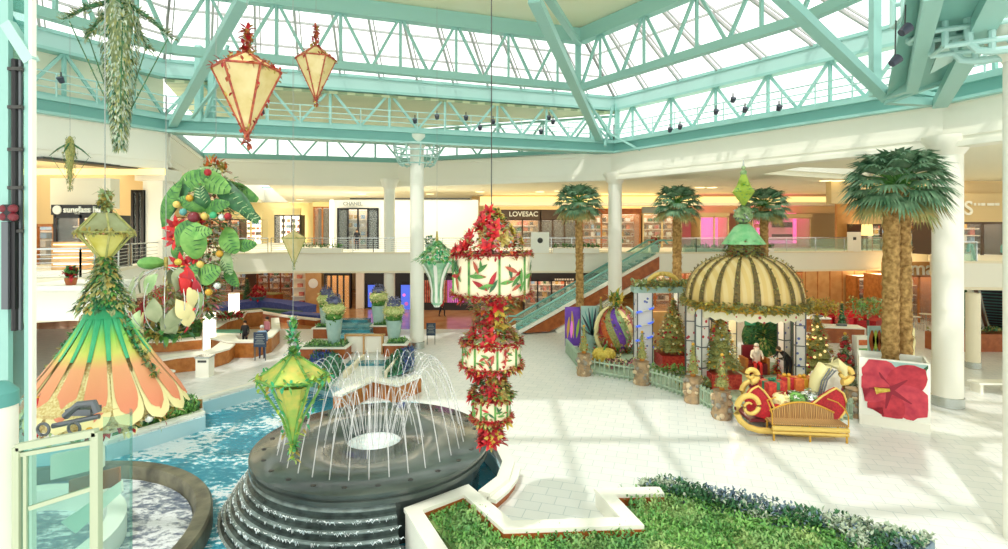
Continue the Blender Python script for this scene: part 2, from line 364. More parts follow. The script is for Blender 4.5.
solo('pool_water', wt, 'rippling teal blue water of the indoor pool around the stepped fountain', 'water', kind='stuff')

# upper gallery slab (one level), its edge seen from the void
SLAB = [(-60, 17.3), (-18.6, 17.3), (-14.9, 19.2), (-17, 24.5), (-19.6, 37.4), (-17, 39), (8, 39.2), (12.2, 38.6), (14, 39.2), (33, 42), (23.1, 28.6), (26.2, 28.2), (31, 26), (60, 26), (60, 100), (-60, 100)]
sl = MB().m('cream').prism(SLAB, 3.75, 5.2); struct('floor', sl, 'cream upper gallery slab with a plain fascia')
bd = MB().m('cream_warm')
for i in range(1, 13):
    a, b = SLAB[i], SLAB[i + 1]
    bd.beam((a[0], a[1], 3.82), (b[0], b[1], 3.82), .16, .14); bd.beam((a[0], a[1], 5.2), (b[0], b[1], 5.2), .2, .1)
struct('trim_2', bd)

# outer roof slab / upper ceiling
sk1 = [(X(228, 39.5), 39.5), (X(268, 39.5), 39.5), (X(291, 72), 72), (X(264, 72), 72)]
sk2 = [(X(772, 30.5), 31.5), (X(800, 28), 28), (X(876, 29), 29), (X(872, 36), 36)]
ROOF = [(-60, -8), (L3.x, -8), L3, L2, Lc, N_L, N_M, B_, A_, A2, A3, (A3.x, -8), (60, -8), (60, 100), (-60, 100)]
rf = MB().m('ceiling_cream').prism([(p[0], p[1]) for p in ROOF], 10.15, 10.5, [sk1, sk2]); struct('ceiling', rf)
for q, sk in enumerate((sk1, sk2)):                 # raised curbs and glass of the two side skylights
    cu = MB().m('white')
    for i in range(4):
        a, b = sk[i], sk[(i + 1) % 4]; cu.beam((a[0], a[1], 11.3), (b[0], b[1], 11.3), .2, 1.7)
    struct('trim_%d' % (3 + q), cu)
    gl = MB().m('sky_glass').prism(sk, 12.1, 12.14); gl.m('teal')
    a, b, c_, d = [V((p[0], p[1], 12.05)) for p in sk]
    for t in (.12, .25, .4, .55, .7, .85): gl.beam(a.lerp(d, t), b.lerp(c_, t), .1, .14)
    struct('window_%d' % (1 + q), gl)
# fascia ring
def fascia(name, pl, z0, z1, th, m_='cream', steps=True):
    mb = MB().m(m_)
    for a, b in zip(pl, pl[1:]):
        mb.beam(v3(a, (z0 + z1) / 2), v3(b, (z0 + z1) / 2), th, z1 - z0)
        if steps:
            d = (b - a).normalized(); n = V((d.y, -d.x))
            for zz, t in ((z1 - .25, .14), (z0 + .5, .1), (z0 + .12, .16)):
                mb.beam(v3(a + n * th / 2, zz), v3(b + n * th / 2, zz), t, .2)
    return struct(name, mb)
fascia('wall_far', [Lc, N_L, N_M, B_], 10.1, 12.0, .5)
fascia('wall_right', [B_, A_, A2, A3], 10.1, 12.1, .7)
fascia('wall_left', [L3, L2, Lc], 9.95, 12.1, .5)
# dark strip drawn for the slot in the left soffit
ls = MB().m('dark_grey'); a = P(36, 150, 22.6); b = P(146, 163.5, 27.2)
ls.beam(v3(a, 9.93), v3(b, 9.93), .9, .1); struct('trim_5', ls)
# roof over the annex and its clerestory
an = MB().m('louver_stripe').prism([(Lc.x, Lc.y), (N_L.x, N_L.y), (N_M.x, N_M.y), (B_.x, B_.y)], 14.45, 14.6)
struct('ceiling', an)

# -------- steelwork
def truss(mb, pl, z0, z1, nbay, r, wv=.12, chords=True, hc=.3):
    for a, b in zip(pl, pl[1:]):
        L = (b - a).length; n = max(2, int(round(L / nbay)) // 1)
        if chords:
            mb.beam(v3(a, z0), v3(b, z0), hc, hc); mb.beam(v3(a, z1), v3(b, z1), hc, hc)
        for i in range(n):
            p = a.lerp(b, i / n); q = a.lerp(b, (i + 1) / n); m_ = p.lerp(q, .5)
            mb.beam(v3(p, z0), v3(m_, z1), wv, wv); mb.beam(v3(m_, z1), v3(q, z0), wv, wv); mb.beam(v3(m_, z0), v3(m_, z1), wv, wv)
    return mb
INN = [V((-23.6, 4)), V((-22, 8.5)), V((-14.3, 23.2)), V((4.2, 29.5)), V((10.9, 19.9)), V((14.6, 8.2)), V((14.2, 2))]
ZI0, ZI1 = 14.65, 17.35
t = MB().m('teal'); 
truss(t, INN, ZI0, ZI1, 2.9, .1, .13, hc=.36)
for a, b in zip(INN, INN[1:]): t.beam(v3(a, ZI1 + .1), v3(b, ZI1 + .1), .5, .75)
tag(solo('roof_truss', t, 'pale teal steel truss framing the raised centre ceiling, innermost ring of the roof', 'truss'))
# catwalk ring: deep box beam on the column tops
t = MB().m('teal_mid')
for a, b in zip(RING, RING[1:]):
    t.beam(v3(a, 12.2), v3(b, 12.2), .9, .75)
ins = off(RING, .55)
t.m('teal')
for a, b in zip(ins, ins[1:]): t.beam(v3(a, 12.5), v3(b, 12.5), .3, .2); t.beam(v3(a, 11.86), v3(b, 11.86), .34, .12)
o = solo('ring_beam', t, 'deep teal steel ring beam and catwalk resting on the tall round columns', 'beam')
tr = MB().m('teal'); 
for pl, nb in ((RING[:3], 3.0), (RING[2:4], 3.1), (RING[3:5], 3.0), (RING[4:6], 3.4)):
    q = off(RING, -.1); i = RING.index(pl[0]); pp = q[i:i + len(pl)]
    truss(tr, pp, 12.75, 14.75, nb, .1, .13, hc=.16)
struct('trim_6', tr)
# catwalk handrail
hr = MB().m('teal_pale'); ins = off(RING, .6)
for a, b in zip(ins, ins[1:]):
    n = int((b - a).length / 1.5)
    for zz in (12.95, 13.25, 13.6): hr.beam(v3(a, zz), v3(b, zz), .05, .05)
    for i in range(n + 1): p = a.lerp(b, i / n); hr.beam(v3(p, 12.5), v3(p, 13.6), .05, .05)
solo('catwalk_railing', hr, 'thin pale teal handrail running along the roof catwalk', 'railing')
# eave beams and cladding
e = MB().m('teal_pale'); eo = off(RING, -.15)
for a, b in zip(eo, eo[1:]):
    e.m('teal_pale').beam(v3(a, 15.1), v3(b, 15.1), .5, .75); e.m('teal').beam(v3(a, 15.5), v3(b, 15.5), .62, .16); e.beam(v3(a, 14.72), v3(b, 14.72), .6, .14)
struct('trim_7', e, 'double teal eave beam under the roof glass')
# left side: cream upper wall panel behind the truss
lw = MB().m('ceiling_cream'); q = off(RING, -.6)
for a, b in ((q[0], q[1]), (q[1], q[2])): lw.beam(v3(a, 13.7), v3(b, 13.7), .2, 2.9)
struct('wall_left', lw)
cap = MB().m('cream')
for a, b in zip(RING, RING[1:]):
    pass
# annex clerestory truss + glass
t = MB().m('teal_mid'); pl = [N_L + V((0, -.1)), N_M, B_]
t.m('teal_mid')
for a, b in zip(pl, pl[1:]): t.beam(v3(a, 12.1), v3(b, 12.1), .5, .35)
t.beam(v3(Lc, 12.1), v3(N_L, 12.1), .5, .35)
truss(t.m('teal'), pl, 12.2, 14.3, 3.2, .1, .12, hc=.14)
struct('window_3', t)
g = MB().m('sky_glass')
for a, b in zip(pl, pl[1:]): g.beam(v3(a + V((0, .3)), 13.3), v3(b + V((0, .3)), 13.3), .03, 2.2)
struct('window_4', g)
g = MB().m('sky_glass'); q = off(RING, -.5)
for i in (3, 4, 5): g.beam(v3(q[i], 13.6), v3(q[i + 1], 13.6), .03, 2.6)
struct('window_5', g)
# roof glass: sloping band from inner top chord out to the eave, with rafters
OUTR = off(RING, -.15); INR = [INN[0], INN[1], INN[2], INN[3], INN[4], INN[5], INN[6]]
g = MB().m('sky_glass'); r_ = MB().m('grey')
mat('rafter', 'c9c6c4', .5); mat('mullion', 'd9c9c4', .5)
r_ = MB().m('rafter')
for i in range(6):
    a, b, c_, d = v3(INR[i], 17.75), v3(INR[i + 1], 17.75), v3(OUTR[i + 1], 15.6), v3(OUTR[i], 15.6)
    g.add([a, b, c_, d], [(0, 1, 2, 3)])
    n = max(3, int((b - a).length / 1.55))
    dn = V((0, 0, -.12))
    for k in range(n + 1):
        p = a.lerp(b, k / n); s_ = d.lerp(c_, k / n)
        r_.beam(p + dn, s_ + dn, .10, .16)
        if k < n:
            p2 = a.lerp(b, (k + .12) / n); s2 = d.lerp(c_, (k + .12) / n); r_.beam(p2 + dn, s2 + dn, .05, .1)
    for h in (.33, .66): r_.beam(a.lerp(d, h), b.lerp(c_, h), .08, .1)
struct('window_6', g); struct('trim_8', r_)
# solid centre ceiling
NC = [V((-18.9, 13.5)), INN[2], INN[3], INN[4], V((12.9, 13.5))]
ce = MB().m('ceiling_centre').prism([(p.x, p.y) for p in NC], 17.9, 18.1)
ng = MB().m('sky_glass').prism([(-23, -2), (-22, 8.5), (-18.9, 13.5), (12.9, 13.5), (14.6, 8.2), (14, -2)], 17.9, 17.93)  # unseen near glazing and bars added to throw sun patches on the floor
ng.m('teal')
for k in range(12): ng.beam((-21 + k * 3.1, -2, 17.7), (-21 + k * 3.1, 13.5, 17.7), .25, .3)
for yy in (0, 4.5, 9, 13.4): ng.beam((-21, yy, 17.6), (14, yy, 17.6), .3, .4)
struct('window_7', ng)
struct('ceiling', MB().m('ceiling_centre').prism([(-26, -8), (20, -8), (20, 1.5), (-26, 1.5)], 17.9, 18.1))  # unseen ceiling strip added to keep sun off the lift and near lantern
struct('ceiling', ce)
# hip ribs: straight struts from the column heads up to the ring
hb = [(P(172, 126, 27.3), P(243, -2, 17.5), .36), (P(601, 143, 35), P(534, -2, 18.4), .42), (P(888, 98, 19.2), P(770, -14, 15.4), .36),
      (P(541, -14, 19), P(579, 44, 29.4), .3)]
for i, (a, b, ww) in enumerate(hb):
    names = ['left column head behind the red-trimmed diamond lantern', 'middle column head up across the roof corner', 'right column head above the big palm', 'inner ring corner above the middle column']
    solo('roof_strut', MB().m('teal').beam(a, b, ww, ww * .8), 'long teal steel strut rising from the %s' % names[i], 'strut')
ps = MB().m('teal')
for (px, y0, y1, D) in ((578, 20, 88, 29.5), (617, 104, 140, 35.2), (875, -4, 96, 20.5), (212, 40, 120, 27.8), (199, 46, 122, 27.4)):
    a = P(px, y0, D); b = P(px, y1, D); ps.beam(a, b, .3, .3)
for (a, b) in (((613, 105, 35), (605, 146, 34)), ((580, 88, 29.5), (612, 140, 35)), ((205, 118, 27.5), (228, 45, 27)), ((192, 118, 27), (236, 60, 24)), ((640, 150, 33), (600, 128, 34))):
    ps.beam(P(*a), P(*b), .13, .13)
struct('trim_9', ps)
# right: overhead platform, slanted posts and tie beams beyond the big palm
pf = MB().m('teal_pale')
pf.m('teal_mid').plate([P(886, 100, 19.2), P(956, 76, 17.5), P(998, -30, 9.5), P(912, -30, 9.5)], .12, (0, 0, 1))
pf.m('teal').beam(P(884, 96, 19.3), P(912, 86, 17), .22, .3); pf.beam(P(912, 88, 17), P(934, -10, 9.8), .3, .35); pf.beam(P(940, 104, 20), P(1010, -24, 9.5), .45, .3)
pf.beam(P(888, 100, 19.2), P(944, 103, 20.6), .3, .28); pf.beam(P(895, 88, 19), P(944, 97, 20.6), .16, .16); pf.beam(P(886, 100, 19.2), P(956, 74, 17.5), .2, .3)
pf.m('teal_pale').plate([P(930, 74, 15), P(952, 62, 14.5), P(965, 38, 12.5), P(940, 48, 12.8)], .06, (0, 0, 1))
tag(solo('roof_platform', pf, 'teal maintenance platform with slanted frame hanging from the roof at upper right', 'platform'))
# =====================================================================  COLUMNS
def column(px, D, r, top, label, base=True, z0=0.0):
    x = X(px, D); t = thing('column', label, 'column', (x, D, 0))
    s_ = MB().m('white'); s_.lathe([(r, z0), (r, top)], n=28)
    s_.m('cream')
    for zz in [z0 + 1.9 * k for k in range(1, int((top - z0) / 1.9) + 1)]: s_.lathe([(r + .004, zz - .012), (r + .006, zz), (r + .004, zz + .012)], n=28)
    part('shaft', s_, t)
    if base: part('base_band', MB().m('steel').lathe([(r, .02), (r + .04, .02), (r + .04, .38), (r, .4)], n=28), t, 'brushed metal base band')
    part('capital', MB().m('cream').lathe([(r, top - .25), (r * 1.35, top), (r * 1.7, top + .35), (r * 1.7, top + .5)], n=28), t)
    return t
colA = column(947.5, 21.3, .5, 10.1, 'tall round white column with a metal base band right of the big twin palm')
colB = column(615, 35.3, .44, 10.1, 'tall round white column in front of the far escalator')
colC = column(417, 31.5, .40, 11.9, 'tall round white column with a light cage at its head, left of the red lanterns')
colD = column(389.5, 39.6, .40, 10.1, 'thinner white column just left of the light cage column, behind the flower pots')
# square pier on the left
t = thing('pier', 'broad square white pier behind the stacked green lantern, upper left', 'pier', (X(159, 28), 28, 0))
part('shaft', MB().m('white').box((0, 0, 7.55), (1.0, 1.0, 4.9)), t)
part('capital', MB().m('cream').box((0, 0, 9.7), (1.5, 1.5, .6)), t)
colR = column(1033, 12.0, .5, 11.0, 'nearest round white column at the right edge of the view', base=False)
t = thing('column', 'short tan column under the gallery behind the right-hand column', 'column', (X(973, 27), 27, 0))
part('shaft', MB().m('cream_warm').lathe([(.3, 0), (.3, 3.75)], n=20), t); part('base_band', MB().m('steel').lathe([(.3, .02), (.33, .02), (.33, .3), (.3, .32)], n=20), t)
# light cages around two columns
def cage(name, c, R0, nring, dz, rz, r, label, n=20, vert=14):
    t = thing(name, label, 'light cage', c)
    for k in range(nring):
        rr = R0 * (1 - .25 * (k / max(1, nring - 1)) ** 2 if rz else 1)
        part('ring', MB().m('teal_pale').tube([(rr * cos(2 * pi * i / n), rr * sin(2 * pi * i / n), -dz * k) for i in range(n)], r, 6, closed=True), t)
    for i in range(vert):
        a = 2 * pi * i / vert; pts = []
        for k in range(nring):
            rr = R0 * (1 - .25 * (k / max(1, nring - 1)) ** 2 if rz else 1); pts.append((rr * cos(a), rr * sin(a), -dz * k))
        pts.append((R0 * .6 * cos(a), R0 * .6 * sin(a), -dz * (nring - .7)))
        part('upright', MB().m('teal_pale').tube(pts, r, 5), t)
    return t
cage('light_cage', (X(417, 31.5), 31.5, Z(146, 31.5)), 1.35, 4, .36, True, .045, 'small pale teal tube cage ringing the head of the middle column', 20, 10)
t = thing('light_lattice', 'large pale teal tube lattice of the light rig at the upper right corner', 'light rig', (X(960, 12), 12, 10.2))
LD = lambda px: 12.5 - (px - 904) * .008
lo_ = V((X(960, 12), 12, 10.2))
def lp(px, h, back=0): d = LD(px); return V((X(px, d) + back * .35, d + back, EYE + h)) - lo_
for back in (0, .7):
    for (p0, p1, h) in ((904, 1075, 5.45), (904, 1075, 4.9), (921, 1075, 4.47), (944, 1075, 4.1)):
        part('rail', MB().m('teal_pale').tube([lp(p0, h, back), lp(p1, h, back)], .065, 8), t)
    for (px, h) in ((904, 4.9), (921, 4.47), (945, 4.1), (992, 3.9), (1016, 3.9), (1040, 3.9)):
        part('upright', MB().m('teal_pale').tube([lp(px, 6.2, back), lp(px, h, back)], .07, 8), t)
    part('bent_rail', MB().m('teal_pale').tube([lp(968, 6.2, back), lp(968, 4.35, back), lp(970, 4.1, back), lp(977, 3.93, back), lp(990, 3.86, back), lp(1075, 3.86, back)], .085, 8), t)
for (px, h) in ((904, 4.9), (945, 4.1), (968, 4.9), (1016, 4.1), (921, 4.47)): part('cross_tie', MB().m('teal_pale').tube([lp(px, h), lp(px, h, .7)], .05, 6), t)

# =====================================================================  RAILINGS
def railing(pts, z, label, h=1.07, glassy=False, n_bar=3, name='balcony_railing', step=1.5, matn='steel', grp=None):
    t = thing(name, label, 'railing', (pts[0][0], pts[0][1], z), group=grp)
    po = MB().m(matn); ba = MB().m(matn); gl = MB().m('rail_glass'); o = V((pts[0][0], pts[0][1]))
    for a, b in zip(pts, pts[1:]):
        a = V(a) - o; b = V(b) - o; L = (b - a).length; n = max(1, int(round(L / step)))
        for i in range(n + 1): p = a.lerp(b, i / n); po.beam(v3(p, 0), v3(p, h), .05, .05)
        ba.beam(v3(a, h), v3(b, h), .08, .06)
        if glassy: gl.beam(v3(a, h / 2), v3(b, h / 2), .02, h - .15)
        else:
            for k in range(n_bar): ba.beam(v3(a, .15 + k * (h - .2) / n_bar), v3(b, .15 + k * (h - .2) / n_bar), .025, .025)
    part('posts', po, t).name = 'post_row'; part('handrail', ba, t)
    if glassy: part('glass_panel', gl, t)
    return t
E_ = [V(p) for p in SLAB]
railing([(-26, 17.4), (-18.6, 17.4), (-15.1, 19.25), (-17.1, 24.6)], 5.2, 'steel balcony railing of the left gallery in front of the optical shop', n_bar=6)
railing([(-17.1, 24.8), (-19.7, 37.5), (-17.1, 39.1)], 5.2, 'steel balcony railing running back along the left gallery behind the pier', n_bar=5)
railing([(-16.9, 39.2), (-9.5, 39.25), (-6.2, 39.25), (-1.0, 39.3)], 5.2, 'steel balcony railing of the far gallery in front of the white store', n_bar=6)
railing([(-1.0, 39.3), (7.9, 39.35)], 5.2, 'steel balcony railing of the far gallery in front of the sofa store', n_bar=5)
railing([(12.4, 38.8), (14, 39.35), (33, 42.1)], 5.2, 'slim balcony railing of the far right gallery behind the domed pavilion', n_bar=1, glassy=True, step=2.4)
railing([(23.2, 28.7), (24.9, 28.45)], 5.2, 'short glass balcony railing beside the right escalator', glassy=True, step=1.0)
# planter strips on the gallery edge
def hedge_box(x0, x1, y, z, h, d, label, matn='hedge'):
    t = thing('planter_box', label, 'planter', ((x0 + x1) / 2, y, z)); w_ = x1 - x0
    part('box', MB().m('cream').box((0, 0, h * .3), (w_, d, h * .6)), t)
    m_ = MB()
    foliage(m_, lambda: ((rnd(-w_ / 2, w_ / 2), rnd(-d / 2, d / 2), h * .6 + rnd(0, h * .3)), rdir(.8)), int(w_ * 60), [matn, 'leaf', 'leaf_dark'], .28, .09)
    part('plants', m_, t); return t
hedge_box(X(298, 38.6), X(341, 38.6), 38.9, 5.2, .6, .5, 'low green planter on the far gallery left of the white store')
hedge_box(X(553, 38.6), X(599, 38.6), 38.75, 5.2, .6, .5, 'low green planter on the far gallery behind the leftmost palm')
hedge_box(X(690, 38.6), X(782, 38.6), 39.9, 5.2, .5, .4, 'low green planter on the far gallery behind the pavilion spire')

# =====================================================================  UPPER GALLERY: walls, ceilings, shops
def wallbox(name, x0, x1, y, z0, z1, m_, th=.3):
    return struct(name, MB().m(m_).box(((x0 + x1) / 2, y + th / 2, (z0 + z1) / 2), (x1 - x0, th, z1 - z0)))
YF = 51.0
wallbox('wall_far', X(470, YF), X(900, YF), YF + 2.6, 5.2, 10.2, 'tan_wall')
struct('wall_far', MB().m('tan_wall').box(((X(483, YF) + X(905, YF)) / 2, YF + .3, 9.3), (X(905, YF) - X(483, YF), .5, 1.8)))
# gold lit cove band on the far wall and left wall
cv = MB().m('lamp_gold'); cv.box(((X(480, 49.5) + X(835, 49.5)) / 2, 49.4, 9.6), (X(835, 49.5) - X(480, 49.5), .15, .55))
solo('cove_light', cv, 'long golden cove light above the far upper shops', 'light')
cv = MB().m('cream_warm').box(((X(480, 49) + X(905, 49)) / 2, 48.7, 9.15), (X(905, 49) - X(480, 49), 1.6, .3)); struct('trim_10', cv)
# ceiling lamps in the gallery soffits (downlights)
DL = [(559, 176.5, 46), (575, 176, 46), (700, 171, 42), (712, 170, 42), (826, 167, 36), (838, 165.5, 36), (540, 199, 47), (480, 200, 47), (760, 190, 48), (300, 205, 60), (362, 199, 50), (430, 200, 50)]
first = None
ORD = ['first', 'second', 'third', 'fourth', 'fifth', 'sixth', 'seventh', 'eighth', 'ninth', 'tenth', 'eleventh', 'twelfth', 'thirteenth', 'fourteenth', 'fifteenth', 'sixteenth']
DL.sort()
for k_, (px, py, D) in enumerate(DL):
    loc = (X(px, D), D, 10.14)
    if first is None:
        first = solo('ceiling_downlight', MB().m('lamp_warm').lathe([(0, -.02), (.32, -.02), (.4, .0)], n=16), 'small round recessed downlight in the gallery ceiling, first from the left', 'downlight', loc, group='round downlights of the upper gallery ceiling')
    else: n = copy_tree(first); n.location = loc; n['label'] = 'small round recessed downlight in the gallery ceiling, %s from the left' % ORD[k_]
for nm, x, y, sx, sy, z, e_, col in (('gallery_area_light', -9, 43.3, 14, 3, 10.0, 420, (1, .96, .88)), ('gallery_area_light', 6, 46, 34, 4, 10.0, 620, (1, .84, .58)), ('gallery_area_light', 27, 36, 8, 14, 10.0, 330, (1, .84, .6)), ('gallery_area_light', -23, 30, 5, 16, 10.0, 420, (1, .88, .66)),  # stand-ins for ceiling lamps; the first added to brighten the white store
        ('gallery_area_light', -26, 50, 12, 20, 10.0, 420, (1, .86, .62)), ('lower_area_light', 5, 44, 44, 5, 3.6, 560, (1, .86, .64)), ('lower_area_light', -24, 46, 16, 12, 3.6, 330, (1, .8, .58)), ('lower_area_light', 33, 44, 14, 8, 3.6, 300, (1, .82, .6))):
    light(nm, 'AREA', (x, y, z), e_, col, shape='RECTANGLE', size=sx, size_y=sy)

def storefront(px0, px1, D, z0, z1, label, back, frame='dark_grey', n=3, sign=None, sign_m='shop_dark', sign_h=.7, txt=None, txt_size=.5, txt_m='white', depth=2.2, lamp='glow_white', glassd=True, door=True, cat='storefront', tx=0.0, shelves=True, seedgoods=0):
    """a shop unit: back wall, side walls, lit ceiling, mullions, glazing, sign band, shelf of goods"""
    x0, x1 = X(px0, D), X(px1, D); xc = (x0 + x1) / 2; w_ = x1 - x0
    t = thing('storefront', label, cat, (xc, D, z0)); h = z1 - z0
    part('back_wall', MB().m(back).box((0, depth, h / 2), (w_, .1, h)), t)
    part('ceiling_panel', MB().m(lamp).box((0, depth / 2, h - .08), (w_ * .96, depth * .9, .08)), t)
    for s_ in (-1, 1): part('side_wall', MB().m(frame).box((s_ * w_ / 2, depth / 2, h / 2), (.12, depth, h)), t)
    fr = MB().m(frame); fr.box((0, 0, h - .07), (w_, .16, .14))
    for i in range(n + 1): fr.box((-w_ / 2 + w_ * i / n, 0, h / 2), (.12, .16, h))
    part('frame', fr, t)
    if glassd: part('pane', MB().m('shop_glass').box((0, .02, h / 2), (w_, .02, h)), t)
    if sign:
        sp = part('sign_band', MB().m(sign_m).box((0, 0, h + sign_h / 2), (w_ + .2, .3, sign_h)), t)
        if txt: text_part(txt, txt_size, sp, (tx, -.2, h + sign_h / 2), matn=txt_m, bold=.008)
    if shelves:
        sh = MB(); rr = random.Random(int(px0))
        for lv in range(4):
            zz = .35 + lv * h * .21
            sh.m('shop_pale').box((0, depth - .35, zz), (w_ * .9, .5, .06))
            k = int(w_ * 1.6)
            for i in range(k):
                sh.m(rr.choice(['shop_red', 'shop_warm', 'cloth_white', 'orange', 'leaf_dark', 'gold', 'brown_dark', 'cloth_blue']))
                sh.box((-w_ * .42 + w_ * .84 * (i + .5) / k, depth - .35, zz + .03 + .2), (w_ * .84 / k * rr.uniform(.4, .8), .3, rr.uniform(.25, .42)))
        part('shelving', sh, t)
    return t
# optical shop on the left: dark sign
t = storefront(56, 108, 24.5, 5.2, Z(215, 24.5), 'optical shop front under a black sign with a pale round logo, left gallery', 'glow_white', 'shop_dark', 2, True, 'shop_dark', .46, 'sunglass hut', .38, 'white', depth=1.4, tx=.25)
part('logo', MB().m('cream').lathe([(0, 0), (.2, 0), (.2, .04), (0, .04)], n=20).xf(Matrix.Translation((-.98, -.16, Z(210, 24.5) - 5.2)) @ Matrix.Rotation(pi / 2, 4, 'X')), t)
ct = thing('display_case', 'lit eyewear display counter under the black optical sign', 'display case', (X(78, 23.4), 23.4, 5.2))
part('case', MB().m('shop_warm').box((0, 0, .6), (1.9, .5, 1.2)), ct); q = MB().m('lamp_warm')
for k in range(4): q.box((0, -.26, .25 + k * .28), (1.7, .02, .05))
part('shelf_light', q, ct)
storefront(20, 55, 26.5, 5.2, 7.2, 'wood-panelled shop front at the far left beyond the lift', 'shop_warm', 'wood', 2, depth=1.2)
storefront(133, 143, 27.4, 5.2, Z(190, 27.4), 'dark-framed window unit between the optical shop and the square pier', 'shop_dark', 'black', 2, depth=.3, shelves=False)
wallbox('wall_left', -30, X(150, 28), 29.2, 5.2, 10.2, 'tan_wall')
struct('wall_left', MB().m('cream_warm').box((X(82, 25) , 25.2, 8.6), (X(112, 25) - X(52, 25), .6, 1.4)))  # warm yellow glow above the optical shop put into the wall colour
wl = MB().m('gold_wall').box((X(85, 27), 27.2, 8.7), (8.2, .2, .45)); solo('cove_light', MB().m('lamp_gold').box((X(90, 26.5), 26.4, 9.75), (7.5, .12, .3)), 'golden cove light above the optical shop', 'light')
# yellow shops deep in the left corridor
storefront(150, 200, 58, 5.2, 8.2, 'cream shop with wood doors deep in the left gallery behind the flower cluster', 'shop_warm', 'wood', 3, True, 'tan_wall', .7, depth=1.5)
storefront(200, 240, 60, 5.2, 8.0, 'tan shop front with two dark doorways in the left corridor', 'shop_warm', 'brown_dark', 4, True, 'gold_wall', .8, depth=1.5)
storefront(240, 262, 62, 5.2, 8.0, 'yellow shop front at the turn of the left corridor', 'glow_white', 'gold_wall', 2, True, 'gold_wall', .9, depth=1.5)
storefront(275, 300, 66, 5.2, 8.6, 'arched yellow shop front in the left corridor right of the small hanging lantern', 'glow_white', 'dark_grey', 3, True, 'gold_wall', .8, depth=1.5)
storefront(314, 331, 56, 5.2, 9.2, 'tan doorway with a brown door beside the white store', 'brown_dark', 'wood', 2, True, 'gold_wall', .5, depth=1.2, shelves=False)
wallbox('wall_far', -44, X(332, 47), 68, 5.2, 10.2, 'gold_wall')
# the white store: portal, black window frames
D = 46.0
t = storefront(338, 378, D, 5.2, Z(208, D), 'white shop with black framed windows and small grey letters above, far gallery', 'shop_pale', 'black', 4, depth=2.0)
for (pa, pb_) in ((338, 347), (367, 377)):
    part('dark_panel', MB().m('black').box(((X(pa, D) + X(pb_, D)) / 2 - t.location.x, .25, 1.75), (X(pb_, D) - X(pa, D), .1, 3.4)), t)
text_part('CHANEL', .42, t, (-.35, -.35, Z(204, D) - 5.2), matn='grey', bold=.01)
wp = MB().m('white'); h = Z(208, D)
wp.box(((X(332, D) + X(478, D)) / 2, D + .35, (h + 9.4) / 2), (X(478, D) - X(332, D), .6, 9.4 - h)); wp.box(((X(332, D) + X(338, D)) / 2, D + .35, (5.2 + h) / 2), (X(338, D) - X(332, D), .6, h - 5.2))
wp.box(((X(378, D) + X(478, D)) / 2, D + .35, (5.2 + h) / 2), (X(478, D) - X(378, D), .6, h - 5.2))
struct('wall_far', wp, 'plain white hoarding wall of the store being fitted out')
wp = MB().m('glow_white').box((X(332, D) - .05, D + 4, 7.3), (.3, 8, 4.2)); struct('wall_far', wp)
wp = MB().m('dark_grey').box(((X(350, D) + X(470, D)) / 2, D - .02, 9.5), (X(470, D) - X(350, D), .1, .12)); struct('trim_11', wp)
# sofa store, brown store, toy store
D = 49.0
storefront(487, 540, D, 5.2, Z(219, D), 'sofa store under a dark brown band with white letters, far gallery', 'shop_warm', 'brown_dark', 3, True, 'brown_dark', .85, 'LOVESAC', .62, 'white', tx=.9)
storefront(541, 576, D, 5.2, Z(219, D), 'dark brown shop front right of the sofa store', 'brown_dark', 'brown_dark', 3, True, 'brown_dark', .85, shelves=False)
storefront(582, 640, D, 5.2, Z(213, D), 'busy colourful shop full of red and orange goods behind the middle column', 'shelf_goods', 'wood', 3, True, 'wood_red', .4)
storefront(643, 681, D, 5.2, Z(213, D), 'shop with orange and red goods behind the second palm', 'shelf_goods', 'tan_wall', 2, True, 'grey', .55)
storefront(700, 728, D, 5.2, Z(216, D), 'narrow pink-lit shop front left of the pavilion spire', 'lamp_pink', 'tan_wall', 2, True, 'tan_wall', .3, lamp='lamp_pink', shelves=False)
t = storefront(752, 810, D, 5.2, Z(217, D), 'wide pink-lit shop front right of the pavilion spire', 'shop_pale', 'tan_wall', 1, True, 'tan_wall', .3, lamp='lamp_pink', shelves=False)
q = MB().m('lamp_pink')
w2 = (X(810, D) - X(752, D)) / 2
for (cx, cz, sx, sz) in ((.25, 3.0, w2 * 1.5, .35), (w2 * .8 , 1.7, .3, 2.6), (-w2 * .5, 1.7, .25, 2.6), (.25, .5, w2 * 1.5, .3)): q.box((cx, 1.6, cz), (sx, .1, sz))
part('light_frame', q, t, 'glowing pink border')
q = MB().m('shop_dark').box((.9, 1.55, 2.1), (1.9, .08, .5)); q.m('shop_red').box((-1.2, 1.55, 2.0), (1.0, .08, .35)); q.m('shop_dark').box((.9, 1.55, 1.1), (1.9, .08, .25)); part('poster', q, t)
for i, px in enumerate((826, 838, 849)):
    pass
wd = MB().m('wood_panel').box(((X(836, 47) + X(858, 47)) / 2, 47, 7.4), (X(858, 47) - X(836, 47), .3, 4.4)); struct('wall_right', wd, 'tall pale wood wall panel')
D = 45.0
storefront(862, 938, D, 5.2, Z(224, D), 'long upper shop with rows of red and pink stock behind the big palm', 'shelf_goods', 'brown_dark', 4, True, 'tan_wall', 1.9)
t = storefront(938, 1004, 36, 5.2, Z(222, 36), 'upper right shop crammed with red and white gifts', 'shelf_goods', 'brown_dark', 3, True, 'tan_wall', 1.9)
text_part('S', 1.3, t, (X(964.5, 36) - t.location.x, -.3, Z(209, 36) - 5.2), matn='white', bold=.015)
q = MB().m('white')
for k, (a_, b_) in enumerate(((970, 972), (974, 976), (977, 981), (983, 990), (991, 995))): q.box(((X(a_, 36) + X(b_, 36)) / 2 - t.location.x, -.3, Z(204.5, 36) - 5.2), (X(b_, 36) - X(a_, 36), .06, .17))
part('small_lettering', q, t)
